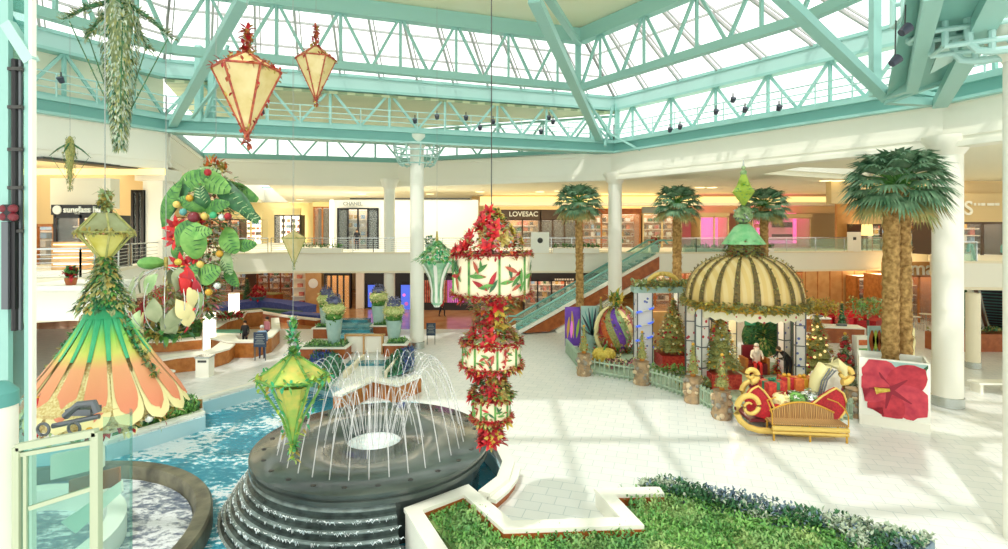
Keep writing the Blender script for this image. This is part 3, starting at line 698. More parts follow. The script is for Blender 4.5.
struct('wall_right', MB().m('tan_wall').box((28, 36.6, 9.4), (12, .6, 1.5)))
# gallery furniture
t = thing('notice_stand', 'white notice stand with a round dark mark on the far right gallery', 'stand', (X(854, 41), 41, 5.2))
part('board', MB().m('white').box((0, 0, .75), (1.0, .12, 1.5)), t); part('mark', MB().m('dark_grey').box((0, -.08, 1.0), (.22, .02, .22)), t)
t = thing('floor_lamp', 'yellow-shaded lamp on the far right gallery beside the notice stand', 'lamp', (X(867, 43), 43, 5.2))
part('pole', MB().m('dark_grey').tube([(0, 0, 0), (0, 0, 1.3)], .04), t); part('lamp_shade', MB().m('lamp_gold').lathe([(.42, 1.2), (.36, 2.1)], n=18), t)
t = thing('white_banner', 'white info panel with a dark emblem on the balcony railing of the sofa store', 'panel', (X(540, 39.1), 39.0, 5.2))
t.name = 'info_panel'
part('board', MB().m('white').box((0, 0, .75), (1.3, .08, 1.5)), t); part('emblem', MB().m('dark_grey').lathe([(0, 0), (.2, 0), (0, .1)], n=12).xf(Matrix.Translation((0, -.06, .9)) @ Matrix.Rotation(pi / 2, 4, 'X')), t)
# potted shrub in white urn
for (px, lab) in ((430, 'small dark shrub in a pot on the far gallery left of the red lanterns'), (1e3 * .655, 'red-flowered pot on the gallery near the escalator head')):
    D = 40.2; t = thing('potted_shrub', lab, 'plant', (X(px, D), D, 5.2))
    part('pot', MB().m('pot_teal').lathe([(0, 0), (.3, 0), (.42, .6), (.38, .6), (.34, .5), (0, .5)], n=16), t)
    m_ = MB(); foliage(m_, lambda: (V((0, 0, .8)) + rdir() * .35, rdir(.4)), 120, ['leaf_dark', 'leaf'] if px < 500 else ['poinsettia', 'leaf'], .3, .12); part('leaves', m_, t)

# =====================================================================  GROUND FLOOR UNDER THE GALLERY
D = 50.0
storefront(325, 350, 47, 0, 3.0, 'dark-framed ground-floor shop with amber lit door panels', 'lamp_amber', 'shop_dark', 4, True, 'shop_dark', .55, lamp='lamp_warm', depth=.5, shelves=False)
t = thing('storefront', 'tan panel wall with a round white clock face left of the dark-framed doorway', 'storefront', (X(314, 47), 47, 0))
part('panel', MB().m('wood_panel').box((0, 0, 1.75), (X(324, 47) - X(308, 47), .3, 3.5)), t); part('disc', MB().m('white').lathe([(0, 0), (.42, 0), (0, .06)], n=20).xf(Matrix.Translation((0, -.2, 2.2)) @ Matrix.Rotation(pi / 2, 4, 'X')), t)
t = thing('shelf_unit', 'tall lit cream shelf unit left of the tan panel wall', 'shelf', (X(300, 47.2), 47.2, 0))
m_ = MB().m('cream_warm').box((0, .2, 1.7), (1.3, .1, 3.4))
for k in range(5): m_.m('cream_warm').box((0, 0, .3 + k * .75), (1.3, .5, .06)); m_.m('shop_red').box((rnd(-.3, .3), 0, .5 + k * .75), (.4, .25, .3))
part('shelves', m_, t)
def screen(px0, px1, py0, py1, D, m1, label):
    t = thing('video_screen', label, 'screen', (X((px0 + px1) / 2, D), D, 0)); z0, z1 = Z(py1, D), Z(py0, D); w_ = X(px1, D) - X(px0, D)
    part('frame', MB().m('black').box((0, .1, (z0 + z1) / 2), (w_ + .3, .15, z1 - z0 + .3)), t); part('display', MB().m(m1).box((0, 0, (z0 + z1) / 2), (w_, .04, z1 - z0)), t)
    q = MB().m('lamp_magenta'); q.ball((w_ * .1, -.03, z0 + (z1 - z0) * .25), w_ * .22, 12, sy=.1); q.m('lamp_pink').ball((-w_ * .15, -.03, z0 + (z1 - z0) * .6), w_ * .16, 12, sy=.1); part('picture', q, t)
struct('wall_far', MB().m('shop_dark').box(((X(364, 47) + X(450, 47)) / 2, 47.4, 1.7), (X(450, 47) - X(364, 47), .3, 3.5)), 'black shop fascia under the gallery')
screen(368, 375, 285, 307, 47, 'lamp_blue', 'tall blue and pink video screen in the black shop wall, left one'); screen(401, 410, 285, 310, 46.5, 'lamp_blue', 'tall blue video screen in the black shop wall just left of the light cage column')
struct('wall_far', MB().m('cream').box((X(360, 47), 47.2, 1.8), (.7, .5, 3.6)))
t = thing('lit_panel', 'red and violet striped glowing shop window behind the green hanging lantern', 'shop window', (X(446, 46), 46, 0)); q = MB()
for i in range(26): q.m('lamp_magenta' if i > 12 else 'shop_red').box((-1.9 + i * .16, 0, 1.6), (.1, .06, 1.9))
part('stripes', q, t).name = 'light_stripe_row'; part('frame', MB().m('shop_dark').box((.1, .1, 1.45), (4.4, .08, 2.9)), t)
storefront(452, 508, 47, 0, 3.0, 'dark ground-floor shop behind the red lanterns', 'shop_warm', 'shop_dark', 4, True, 'shop_dark', .6)
t = storefront(524, 606, 46, 0, 2.6, 'ground-floor shop with a long black sign band behind the escalator', 'shelf_pale', 'shop_dark', 6, True, 'shop_dark', .72, )
q = MB().m('cream')
for a_, b_ in ((554.5, 556), (556.6, 558.4), (559, 560.6), (561.2, 563.6), (564.2, 566), (566.6, 568.6), (569.4, 571), (571.6, 573.6)): q.box(((X(a_, 46) + X(b_, 46)) / 2 - t.location.x, -.2, Z(279.2, 46)), (X(b_, 46) - X(a_, 46), .06, .14))
part('small_lettering', q, t)
storefront(640, 700, 48, 0, 3.1, 'orange-lit ground-floor shop seen through the archway', 'shelf_goods', 'wood', 4, True, 'wood_red', .5, lamp='lamp_warm')
storefront(700, 806, 49, 0, 3.1, 'ground-floor gift shop behind the dome of the pavilion', 'shelf_goods', 'wood', 6, True, 'wood_panel', .6, lamp='lamp_warm')
for i in range(6):
    pass
wb = MB().m('wood_panel').box(((X(806, 44) + X(880, 44)) / 2, 44.3, 1.9), (X(880, 44) - X(806, 44), .4, 3.7)); wb.m('wood')
for k in range(7): wb.box((X(806, 44) + k * 1.0, 44.08, 1.9), (.05, .04, 3.7))
struct('wall_right', wb, 'pale wood panel wall of the ground floor')
storefront(858, 884, 42.5, 0, 3.2, 'ground-floor shop window with a blue poster left of the big palm trunk', 'shelf_pale', 'wood', 2, depth=1.4)
t = storefront(884, 936, 40, 0, 3.5, 'ground-floor food counter under the red dot and white letters', 'shelf_goods', 'wood', 3, True, 'wood_panel', 1.0, 'ma', 1.5, 'white', lamp='lamp_warm', tx=X(920, 40) - X(910, 40))
part('red_dot', MB().m('red_bright').lathe([(0, 0), (.38, 0), (0, .05)], n=24).xf(Matrix.Translation((X(902, 40) - X(910, 40), -.2, 4.05)) @ Matrix.Rotation(pi / 2, 4, 'X')), t)
storefront(950, 1006, 40, 0, 3.2, 'orange-lit ground-floor shop behind the short tan column', 'shelf_goods', 'wood', 3, True, 'wood_panel', .6, lamp='lamp_warm')
# left ground floor backdrop
storefront(40, 150, 50, 0, 3.2, 'long ground-floor shop under the left gallery', 'shelf_goods', 'brown_dark', 8, True, 'brown_dark', .5)
storefront(150, 246, 56, 0, 3.2, 'ground-floor shop with dark windows behind the flower cluster', 'shelf_goods', 'brown_dark', 7, True, 'tan_wall', .5)
storefront(246, 292, 58, 0, 3.2, 'ground-floor shop with orange wares left of the lit shelf unit', 'shelf_goods', 'wood_red', 4, True, 'tan_wall', .5)
struct('wall_far', MB().m('tan_wall').box((0, 62, 2.0), (110, .3, 4)))

# =====================================================================  ESCALATORS
def escalator(bot, top, wd, label):
    b = V(bot); t_ = V(top); d = t_ - b; run = V((d.x, d.y, 0)).normalized(); side = V((run.y, -run.x, 0))
    t = thing('escalator', label, 'escalator', b); d0 = V((0, 0, 0)); e0 = d
    sh = MB().m('wood_red')
    for s_ in (-1, 1):
        o = side * (wd / 2 + .12) * s_
        pts = [o + V((0, 0, 0)), o + d + V((0, 0, -.25)) , o + d + V((0, 0, -1.15)), o + run * 1.9 + V((0, 0, 0))]
        n_ = side * .1 * s_
        sh.m('wood_red').plate(pts if s_ > 0 else pts[::-1], .12, side * s_)
    part('side_panel', sh, t)
    wh = MB().m('cream'); 
    for s_ in (-1, 1):
        o = side * (wd / 2 + .2) * s_
        wh.beam(o + V((0, 0, .05)) - run * .3, o + d + V((0, 0, -.1)), .16, .22); wh.beam(o + run * 2.4 + V((0, 0, -.1)), o + d + V((0, 0, -1.35)), .2, .35)
    part('skirt_trim', wh, t)
    st = MB(); n = 22
    for i in range(n):
        p = d * ((i + .5) / n); st.m('dark_water' if False else 'teal_dark').beam(p - side * wd / 2, p + side * wd / 2, d.length / n * .95, .16)
        st.m('sign_dark').beam(p - side * wd / 2 - V((0, 0, .12)), p + side * wd / 2 - V((0, 0, .12)), .12, .2)
    part('step', st, t, kind='stuff').name = 'steps_band'
    gl = MB().m('rail_glass'); hn = MB().m('teal_mid')
    for s_ in (-1, 1):
        o = side * (wd / 2 + .1) * s_
        gl.plate([o, o + d, o + d + V((0, 0, .85)), o + V((0, 0, .85))], .03, side)
        up = V((0, 0, .9)); pts = [o - run * .7 + V((0, 0, .35)), o - run * .95 + V((0, 0, .65)), o - run * .6 + V((0, 0, .92)), o + up, o + d + up, o + d + run * 1.4 + up, o + d + run * 1.7 + V((0, 0, .6))]
        hn.tube(pts, .07, 6)
    part('glass_side', gl, t); part('handrail', hn, t); return t
escalator((X(519, 36.2), 36.2, .1), (X(653, 39.4), 39.4, 5.2), 1.1, 'long escalator with teal handrails and a red-brown side climbing behind the leftmost palm')
escalator((X(1002, 36.5), 36.5, .1), (25.7, 28.7, 5.2), 1.1, 'escalator with glass sides and a red-brown flank at the right edge beside the gallery corner')
# =====================================================================  FOUNTAIN
t = thing('fountain', 'round dark stone disc fountain with arching jets and stepped skirt in the pool', 'fountain', (FC.x, FC.y, 0)); FT = t
RD = 3.3; ZT = .92
d = MB().m('fountain_stone').lathe([(.76, ZT - .5), (.76, ZT - .03), (.80, ZT), (RD - .05, ZT), (RD, ZT - .03), (RD, ZT - .1), (RD - .06, ZT - .12), (RD - .06, ZT - .17), (RD, ZT - .19), (RD, ZT - .3), (RD - .2, ZT - .34)], n=96)
part('disc', d, t)
part('drum', MB().m('fountain_stone').lathe([(RD - .2, ZT - .34), (RD - .35, -.9)], n=72), t)
st = MB().m('step_stone'); n = 8; a0, a1 = R(-68 - 205), R(-68)
prof = [(RD - .12, ZT - .3)]
for k in range(n):
    z = ZT - .38 - k * .18; r = RD - .04 + k * .125; prof += [(r, z), (r + .02, z - .03), (r - .02, z - .16)]
prof.append((RD + .95, -.95)); st.lathe(prof, n=60, a0=a0, a1=a1)
st.m('riser_dark')  # darker rings below each lip set the steps apart
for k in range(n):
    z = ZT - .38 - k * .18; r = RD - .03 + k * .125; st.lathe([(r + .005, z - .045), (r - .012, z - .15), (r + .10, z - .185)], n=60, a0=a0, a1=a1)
for a in (a0, a1):
    pr = [(r * cos(a), r * sin(a), z) for r, z in prof]; st.m('fountain_stone').add(pr + [((RD - .5) * cos(a), (RD - .5) * sin(a), -.95), ((RD - .5) * cos(a), (RD - .5) * sin(a), ZT - .3)], [tuple(range(len(pr) + 2))])
sk_ = part('stepped_skirt', st, t)
for k in range(1, 8):
    q = MB().m('foam'); z = ZT - .38 - k * .18; r = RD - .02 + k * .125
    for j in range(170):
        a = rnd(a0, a1); L = rnd(.004, .05); o_ = rnd(-.04, .02); q.tube([((r + o_) * cos(a + L * i / 3), (r + o_) * sin(a + L * i / 3), z + rnd(-.09, .01) * (i % 2)) for i in range(4)], [.002, rnd(.004, .018), rnd(.004, .018), .002], 5)
    part('water_fringe', q, sk_, 'white water spilling over the step', kind='stuff')
part('foam', MB().m('foam').lathe([(0, ZT - .06), (.3, ZT - .09), (.5, ZT - .05), (.76, ZT - .1)], n=32), t, 'white foaming water in the centre hole')
nz = MB().m('black')
for k in range(24):
    a = 2 * pi * k / 24; nz.lathe([(0, ZT + .012), (.065, ZT + .012), (.07, ZT)], (2.95 * cos(a), 2.95 * sin(a), 0), 8)
part('drain_dots', nz, t, kind='stuff').name = 'drain_row'
for k in range(34):
    a = 2 * pi * (k + .5) / 34; r0, r1, hh = .8, 2.6, 2.2
    pts = [((r0 + (r1 - r0) * s_) * cos(a), (r0 + (r1 - r0) * s_) * sin(a), ZT + hh * 4 * s_ * (1 - s_) * (1 if s_ < .5 else 1)) for s_ in [i / 14 for i in range(15)]]
    part('water_jet', MB().m('jet').tube(pts, [.008 + .007 * i / 14 for i in range(15)], 5, caps=False), t)
for k in range(16):
    a = 2 * pi * (k + .25) / 16; pts = [((.5 + .9 * s_) * cos(a), (.5 + .9 * s_) * sin(a), ZT + 1.2 * 4 * s_ * (1 - s_)) for s_ in [i / 10 for i in range(11)]]
    part('water_jet', MB().m('jet').tube(pts, .014, 5, caps=False), t)
part('water_jet', MB().m('jet').tube([(0, 0, ZT), (0.03, 0, 2.6), (0, .02, 3.2)], [.03, .02, .01], 6), t, 'straight centre jet')
# small basin at left
bc = (-11.7, 11.7); t = thing('water_basin', 'curved dark stone basin rim holding churning grey water beside the glass lift', 'basin', (bc[0], bc[1], 0))
part('rim', MB().m('basin_stone').lathe([(4.75, -1.0), (4.75, -.12), (4.7, -.06), (4.38, -.06), (4.33, -.12), (4.3, -.95)], n=72), t)
b2 = MB().m('basin_water').lathe([(0, -.42), (4.3, -.42)], n=48); part('churning_water', b2, t, kind='stuff')
part('inner_wall', MB().m('white').lathe([(2.9, -.5), (2.9, .1), (2.5, .12), (2.5, -.5)], n=48), t)

# =====================================================================  CURBS AND PLANTERS
def curb(pts, wd, h, label, z0=0.0, capm='white', sidem='white', capw=None, facem=None, name='curb', cat='curb', closed=False, lip=.08):
    t = thing(name, label, cat, (pts[0][0], pts[0][1], 0)); o = V(pts[0][:2]); a_ = MB(); b_ = MB(); f_ = MB()
    P_ = [V(p[:2]) - o for p in pts] + ([V((0, 0))] if closed else [])
    def ribbon(mb, dl, dr, za, zb):
        L_ = []; R_ = []
        for i, p in enumerate(P_):
            ns = []
            if i > 0: ns.append((P_[i] - P_[i - 1]).normalized())
            if i < len(P_) - 1: ns.append((P_[i + 1] - P_[i]).normalized())
            ns = [V((-q.y, q.x)) for q in ns]; nn = sum(ns, V((0, 0))).normalized(); k = 1 / max(.45, nn.dot(ns[0])); L_.append(p + nn * dl * k); R_.append(p + nn * dr * k)
        for i in range(len(P_) - 1): mb.prism([R_[i], R_[i + 1], L_[i + 1], L_[i]], za, zb)
    ribbon(a_.m(capm), wd / 2, -wd / 2, h - .09, h); ribbon(b_.m(sidem), wd / 2 - lip, -wd / 2 + lip, z0, h - .09)
    part('coping', a_, t); part('wall', b_, t)
    if facem: ribbon(f_.m(facem), -wd / 2 + lip + .0, -wd / 2 + lip - .04, z0, h - .09); part('wood_face', f_, t)
    return t
def leafbed(poly, z, n, mats, L, label, name='ground_cover', cat='plants', hump=0.15, W=None):
    xs = [p[0] for p in poly]; ys = [p[1] for p in poly]; m_ = MB(); m_.m('hedge' if 'hedge' in mats else mats[0]).prism(poly, z - .25, z - .03)
    def inside(x, y):
        c_ = False; j = len(poly) - 1
        for i in range(len(poly)):
            if (poly[i][1] > y) != (poly[j][1] > y) and x < (poly[j][0] - poly[i][0]) * (y - poly[i][1]) / (poly[j][1] - poly[i][1]) + poly[i][0]: c_ = not c_
            j = i
        return c_
    k = 0
    while k < n:
        x, y = rnd(min(xs), max(xs)), rnd(min(ys), max(ys))
        if not inside(x, y): continue
        k += 1; q = noise.noise((x * .8, y * .8, 3.1)); mm = mats[0] if q > .12 else (mats[1] if q > -.15 else mats[-1])
        m_.m(mm if rnd(0, 1) < .7 else RND.choice(mats)); m_.leaf((x, y, z + rnd(-.03, hump) * (1 + q)), rdir(.9), L * rnd(.7, 1.3), (W or L * .4), .4)
    return solo(name, m_, label, cat, kind='stuff')
Gp = lambda a, b, z=.0: tuple(G(a, b, z)[:2])
HZ = .45
zz = [Gp(445, 560, HZ), Gp(413, 509, HZ), Gp(466, 489, HZ), Gp(508, 525, HZ), Gp(632, 521, HZ), Gp(604, 491, HZ), Gp(662, 490, HZ)]
curb(zz, .36, HZ, 'zigzag white coping with a wood inner face around the front garden bed', facem='wood_red', lip=.03, z0=-.9)
GB = [Gp(455, 560), Gp(424, 513, .2), Gp(466, 497, .2), Gp(505, 534, .2), Gp(640, 530, .1), Gp(618, 497, .1), Gp(665, 494), Gp(700, 505), Gp(760, 525), Gp(840, 540), Gp(900, 556), (4.5, 9.5), (-.6, 9.5)]
leafbed(GB, .2, 15000, ['ground_cover', 'leaf', 'ground_cover', 'leaf_light'], .10, 'dense low green ground cover filling the front garden bed', W=.05)
PB = [Gp(640, 492), Gp(668, 491), Gp(700, 502), Gp(760, 518), Gp(850, 533), Gp(935, 550), (8.6, 11.2), (7.2, 11.3), Gp(840, 545), Gp(760, 531), Gp(700, 515), Gp(640, 500)]
leafbed(PB, .24, 4600, ['purple_plants', 'leaf_dark', 'frost'], .12, 'band of grey-purple plants edging the front garden bed', 'edging_plants', hump=.2, W=.06)
# curved curb right of the fountain
arc = CP
curb(arc, .34, .4, 'curved white coping hugging the right side of the round fountain', z0=-.9)
arc = [tuple(G(a, b, .3)[:2]) for a, b in ((517, 466), (513, 478), (505, 488), (492, 499))]
curb(arc, .24, .3, 'lower curved wood-faced bench outside the round fountain coping', capm='white', sidem='wood_red', name='bench', cat='bench')
# zigzag bench behind the fountain
vz = [Gp(337, 394, .7), Gp(372, 378, .7), Gp(397, 383, .7), Gp(418, 375, .7)]
curb(vz[::-1], .42, .7, 'white coped wood-faced zigzag bench wall behind the fountain jets', facem=None, sidem='wood', z0=-.6, name='bench', cat='bench', lip=.03)
# left bank
lb = [(-24, 15.6), (-12.9, 17.6), (-10.75, 21.7), (-10.95, 24.3)]
curb([(-24, 15.7), (-12.95, 17.65), Gp(203, 413)], .3, .1, 'low white coping along the left bank of the pool', z0=-.8)
curb([Gp(110, 417), Gp(200, 400), Gp(263, 382.5), Gp(300, 374)], .3, .1, 'straight white floor coping along the pool behind the planted strip', z0=-.9)
hb_ = [Gp(112, 438), Gp(118, 419), Gp(186, 405), Gp(199, 409), Gp(200, 414)]
leafbed(hb_, .12, 2600, ['hedge', 'leaf_dark', 'leaf_light'], .2, 'strip of spiky green plants between the floor and the pool at left', 'border_plants', hump=.25, W=.05)
wbx = thing('planter_wall', 'wood end panel closing the planted strip at the pool bank', 'planter wall', (*Gp(192, 408), 0)); part('panel', MB().m('wood').box((0, 0, .1), (.75, .12, .45)), wbx)
# cascade steps behind the fountain
def px_box(mb, pa, pb_, D0, D1, z0, z1, m_=None):
    if m_: mb.m(m_)
    x0, x1 = X(pa, D0), X(pb_, D0); mb.box(((x0 + x1) / 2, (D0 + D1) / 2, (z0 + z1) / 2), (x1 - x0, D1 - D0, z1 - z0))
t = thing('water_cascade', 'teal stepped water cascade between planted slopes behind the fountain', 'cascade', (X(365, 27), 27, 0))
m_ = MB()
for k in range(4): px_box(m_, 346 - k * 2, 384 + k * 2, 27.4 - k * .75, 28.15 - k * .75, -1.0, .12 - k * .2, 'cascade_water' if k % 2 else 'dark_water')
part('water_step', m_, t, world=True, kind='stuff').name = 'water_steps'
m_ = MB().m('cream_warm')
for (a, b) in ((343, 346), (384, 387)): px_box(m_, a, b, 25.2, 28.6, -.9, .3)
part('side_wall', m_, t, world=True)
t = thing('parapet', 'cream framed low parapet crossing above the cascade', 'parapet', (X(364, 30), 30, 0)); m_ = MB()
px_box(m_, 345, 383, 30, 30.2, .1, 1.0, 'cream'); m_.m('wood_panel')
for a in (345, 363.5, 382): px_box(m_, a - .7, a + .7, 29.9, 30.25, 0, 1.08)
px_box(m_, 344, 384, 29.92, 30.28, 1.0, 1.08); part('panel', m_, t, world=True)
t = thing('water_cascade', 'upper dark teal water steps behind the cream parapet', 'cascade', (X(355, 34), 34, 0)); m_ = MB()
for k in range(5): px_box(m_, 340 - k, 368 + k, 35.6 - k * .8, 36.4 - k * .8, 0, .95 - k * .18, 'cascade_water' if k % 2 else 'dark_water')
part('water_steps', m_, t, world=True, kind='stuff')
def slope(pts, mats, label):
    poly = [V(p) for p in pts]; m_ = MB().m(mats[0]).plate(poly, .08, (0, 0, 1)); n = 420
    for i in range(n):
        a, b = rnd(0, 1), rnd(0, 1); p = poly[0].lerp(poly[1], a).lerp(poly[3].lerp(poly[2], a), b); m_.m(RND.choice(mats)); m_.leaf(p + V((0, 0, .08)), rdir(.8), .22, .08)
    return solo('plant_bank', m_, label, 'plants', kind='stuff')
slope([G(328, 392), G(345, 368), G(334, 352, .3), G(302, 384, .1)], ['green_seat', 'leaf_dark'], 'sloping green bank left of the cascade')
slope([G(302, 384, .1), G(334, 352, .3), G(318, 350, .35), G(296, 378, .2)], ['blue_seat', 'leaf_dark'], 'sloping blue-flowered bank left of the green bank')
slope([G(383, 378), G(387, 363), G(402, 348, .3), G(403, 374, .1)], ['green_seat', 'leaf_dark'], 'sloping green bank right of the cascade')
slope([G(403, 374, .1), G(402, 348, .3), G(414, 350, .3), G(414, 368, .2)], ['purple_plants', 'blue_seat'], 'sloping violet bank right of the cascade beside the column')
# planter boxes with pots
def planter(pa, pb_, py, D, hgt, label, leafm=('leaf_light', 'hedge', 'leaf_pale'), dep=1.7, face='wood_red'):
    x0, x1 = X(pa, D), X(pb_, D); t = thing('planter', label, 'planter', ((x0 + x1) / 2, D + dep / 2, 0)); w_ = x1 - x0
    part('box', MB().m(face).box((0, 0, hgt / 2), (w_, dep, hgt)), t); part('coping', MB().m('cream').box((0, 0, hgt + .04), (w_ + .15, dep + .15, .08)), t)
    m_ = MB().m('leaf_dark').box((0, 0, hgt + .1), (w_ - .25, dep - .25, .06)); foliage(m_, lambda: ((rnd(-w_ / 2 + .15, w_ / 2 - .15), rnd(-dep / 2 + .15, dep / 2 - .15), hgt + .12), rdir(.8)), 260, list(leafm), .22, .09)
    part('plants', m_, t); return t
planter(313, 336, 330, 34.2, .6, 'wood-faced planter at the back left of the cascade'); planter(300, 345, 352, 28.8, .55, 'wood-faced planter at the front left of the cascade')
planter(371, 391, 328, 35, .6, 'wood-faced planter at the back right of the cascade'); planter(384, 406, 348, 29.4, .6, 'wood-faced planter at the front right of the cascade', dep=1.4)
def flower_pot(px, D, z0, zt, lab):
    t = thing('flower_pot', lab, 'potted flowers', (X(px, D), D, z0)); h = zt - z0; hp = h * .46
    part('pot', MB().m('pot_teal').lathe([(0, 0), (.3, 0), (.46, hp), (.42, hp), (.4, hp - .06), (0, hp - .06)], n=20), t)
    m_ = MB().m('leaf').ball((0, 0, hp + .15), .46, 12, sz=.6); foliage(m_, lambda: (V((0, 0, hp + .15)) + rdir() * .40, rdir(.3)), 160, ['leaf', 'leaf_light'], .3, .1); part('leaves', m_, t)
    m_ = MB().m('flower_cream').ball((0, 0, hp + h * .2), .6, 14, sz=.6); foliage(m_, lambda: (V((0, 0, hp + h * .2)) + V(rdir()) * .56, rdir(.2)), 260, ['flower_cream', 'flower_cream', 'petal_cream'], .16, .12); part('blossoms', m_, t, 'cream yellow blossoms')
    m_ = MB().m('purple_flower').ball((0, 0, hp + h * .34), .4, 14, sz=.6); foliage(m_, lambda: (V((0, 0, hp + h * .34)) + V(rdir()) * .36, rdir(.5)), 200, ['purple_flower'], .18, .1); part('crown', m_, t, 'grey purple flower crown')
    return t
flower_pot(334, 29.8, .6, Z(290, 29.8), 'tall pale teal pot of cream and purple flowers, front left of the cascade')
flower_pot(326.5, 35.2, .6, Z(284.5, 35.2), 'tall teal pot of cream and purple flowers, back left, half behind another')
flower_pot(378.5, 35.6, .6, Z(282, 35.6), 'tall teal pot of cream and purple flowers at the back right, before the blue screen')
flower_pot(394, 30.4, .65, Z(295, 30.4), 'tall pale teal pot of cream and purple flowers beside the column with the light cage')
# menu sign near column
def sign_board(px, D, w_, z0, z1, label, legs=True, lines=6):
    t = thing('sign_board', label, 'sign', (X(px, D), D, 0))
    part('board', MB().m('navy').box((0, 0, (z0 + z1) / 2), (w_, .06, z1 - z0)), t); m_ = MB().m('grey')
    for k in range(lines): m_.box((0, -.04, z1 - .12 - k * (z1 - z0 - .2) / lines), (w_ * (.5 + .3 * ((k * 7) % 3) / 2), .01, .03))
    part('print', m_, t)
    l = MB().m('silver_dark')
    for s_ in (-1, 1): l.beam((s_ * w_ * .42, .03, 0), (s_ * w_ * .42, .03, z1), .04, .04)
    part('stand', l, t); return t
sign_board(431, 32.4, .55, .55, 1.3, 'small dark information board right of the light cage column'); sign_board(260, 28.5, .66, .72, 1.5, 'navy menu board standing before the wooden kiosk')
# =====================================================================  LEFT SEATING AREA AND KIOSKS
def counter(pts, h, wd, label, side='wood', cap='cream', rnd_=False):
    return curb(pts, wd, h, label, capm=cap, sidem=side, name='counter', cat='counter', lip=.05)
counter([Gp(150, 376), Gp(176, 371), Gp(205, 368), Gp(221, 363), Gp(230, 355), Gp(226, 348)], .78, .9, 'wood-fronted kiosk counter with a white top nearest the pool bank')
counter([Gp(128, 388), Gp(150, 384), Gp(172, 379)], .45, .6, 'low wood counter end beside the fluted flower lantern')
counter([Gp(214, 353), Gp(232, 357), Gp(252, 357), Gp(268, 352), Gp(276, 343), Gp(275, 331)], .9, .5, 'wooden kiosk counter bending around the seated attendant')
counter([Gp(212, 345), Gp(222, 338), Gp(238, 333), Gp(242, 327), Gp(262, 325)], 1.1, .7, 'taller back counter of the wooden kiosk')
counter([Gp(128, 352), Gp(170, 351), Gp(202, 348)], .62, .6, 'wooden planter wall with white top behind the rosette ornament')
leafbed([Gp(140, 347), Gp(172, 349), Gp(200, 345), Gp(204, 334), Gp(160, 330)], .75, 3000, ['hedge', 'leaf', 'leaf_dark'], .16, 'square bed of bright green clipped plants behind the left kiosk', 'hedge_bed', hump=.3)
def light_post(px, D, w_, h, label):
    t = thing('light_column', label, 'light column', (X(px, D), D, 0))
    part('shaft', MB().m('glow_white').lathe([(w_, .08), (w_, h - .05), (0, h - .05)], n=20), t)
    part('cap', MB().m('white').lathe([(w_ + .03, h - .05), (w_ + .03, h), (0, h)], n=20), t)
    part('foot', MB().m('steel').lathe([(w_ + .03, 0), (w_ + .03, .1), (w_, .1)], n=20), t)
light_post(209.5, 30.7, .33, 2.3, 'glowing white round pillar at the kiosk, the nearer one'); light_post(234, 41, .38, 2.1, 'glowing white round pillar by the blue seating, the farther one')
t = thing('litter_bin', 'square white litter bin in front of the round kiosk counter', 'bin', (*G(205, 376)[:2], 0))
part('body', MB().m('cream').box((0, 0, .45), (.62, .5, .9)), t); part('lid', MB().m('steel').box((0, 0, .93), (.68, .56, .07)), t); part('slot', MB().m('dark_grey').box((0, -.26, .75), (.4, .02, .1)), t)
t = thing('cash_desk_shelf', 'green and white display desk inside the wooden kiosk', 'desk', (X(228, 31.8), 31.8, 0)); part('body', MB().m('cream').box((0, 0, .45), (2.0, .7, .9)), t); part('top', MB().m('green_seat').box((0, 0, .93), (2.1, .8, .06)), t)
t.name = 'display_desk'
m_ = MB(); foliage(m_, lambda: (V((rnd(-.9, .9), rnd(-.3, .3), rnd(0, .25))), rdir(.5)), 260, ['poinsettia', 'red', 'leaf'], .3, .16)
solo('poinsettia_row', m_, 'row of red poinsettias on the kiosk counter behind the glowing pillar', 'plants', (X(228, 34.2), 34.2, 1.3), kind='stuff')
# curved banded seating
def band(pts, wd, z0, h, m_, cap, label): return curb(pts, wd, h, label, z0=z0, capm=cap, sidem=m_, name='banded_seat', cat='seating', lip=.04)
band([Gp(217, 314), Gp(232, 309), Gp(262, 306), Gp(290, 309), Gp(307, 313)], 1.7, 0, .6, 'blue_seat', 'blue_seat', 'blue curved seating band nearest the wooden kiosk')
band([Gp(226, 316), Gp(262, 312.5), Gp(300, 316)], .6, 0, .36, 'green_seat', 'leaf_dark', 'green planted band in front of the blue seating')
band([Gp(232, 302), Gp(256, 300), Gp(278, 302)], 1.2, 0, .8, 'wood_red', 'olive', 'wooden planter band topped with olive plants at the far left seating')
band([Gp(236, 318), Gp(262, 318), Gp(284, 322), Gp(318, 326)], .5, 0, .5, 'wood_red', 'cream', 'low wood bench with a cream top in front of the seating bands')
band([Gp(286, 319), Gp(300, 320), Gp(322, 322)], 1.0, 0, .55, 'blue_seat', 'blue_seat', 'short blue seat behind the low wood bench')
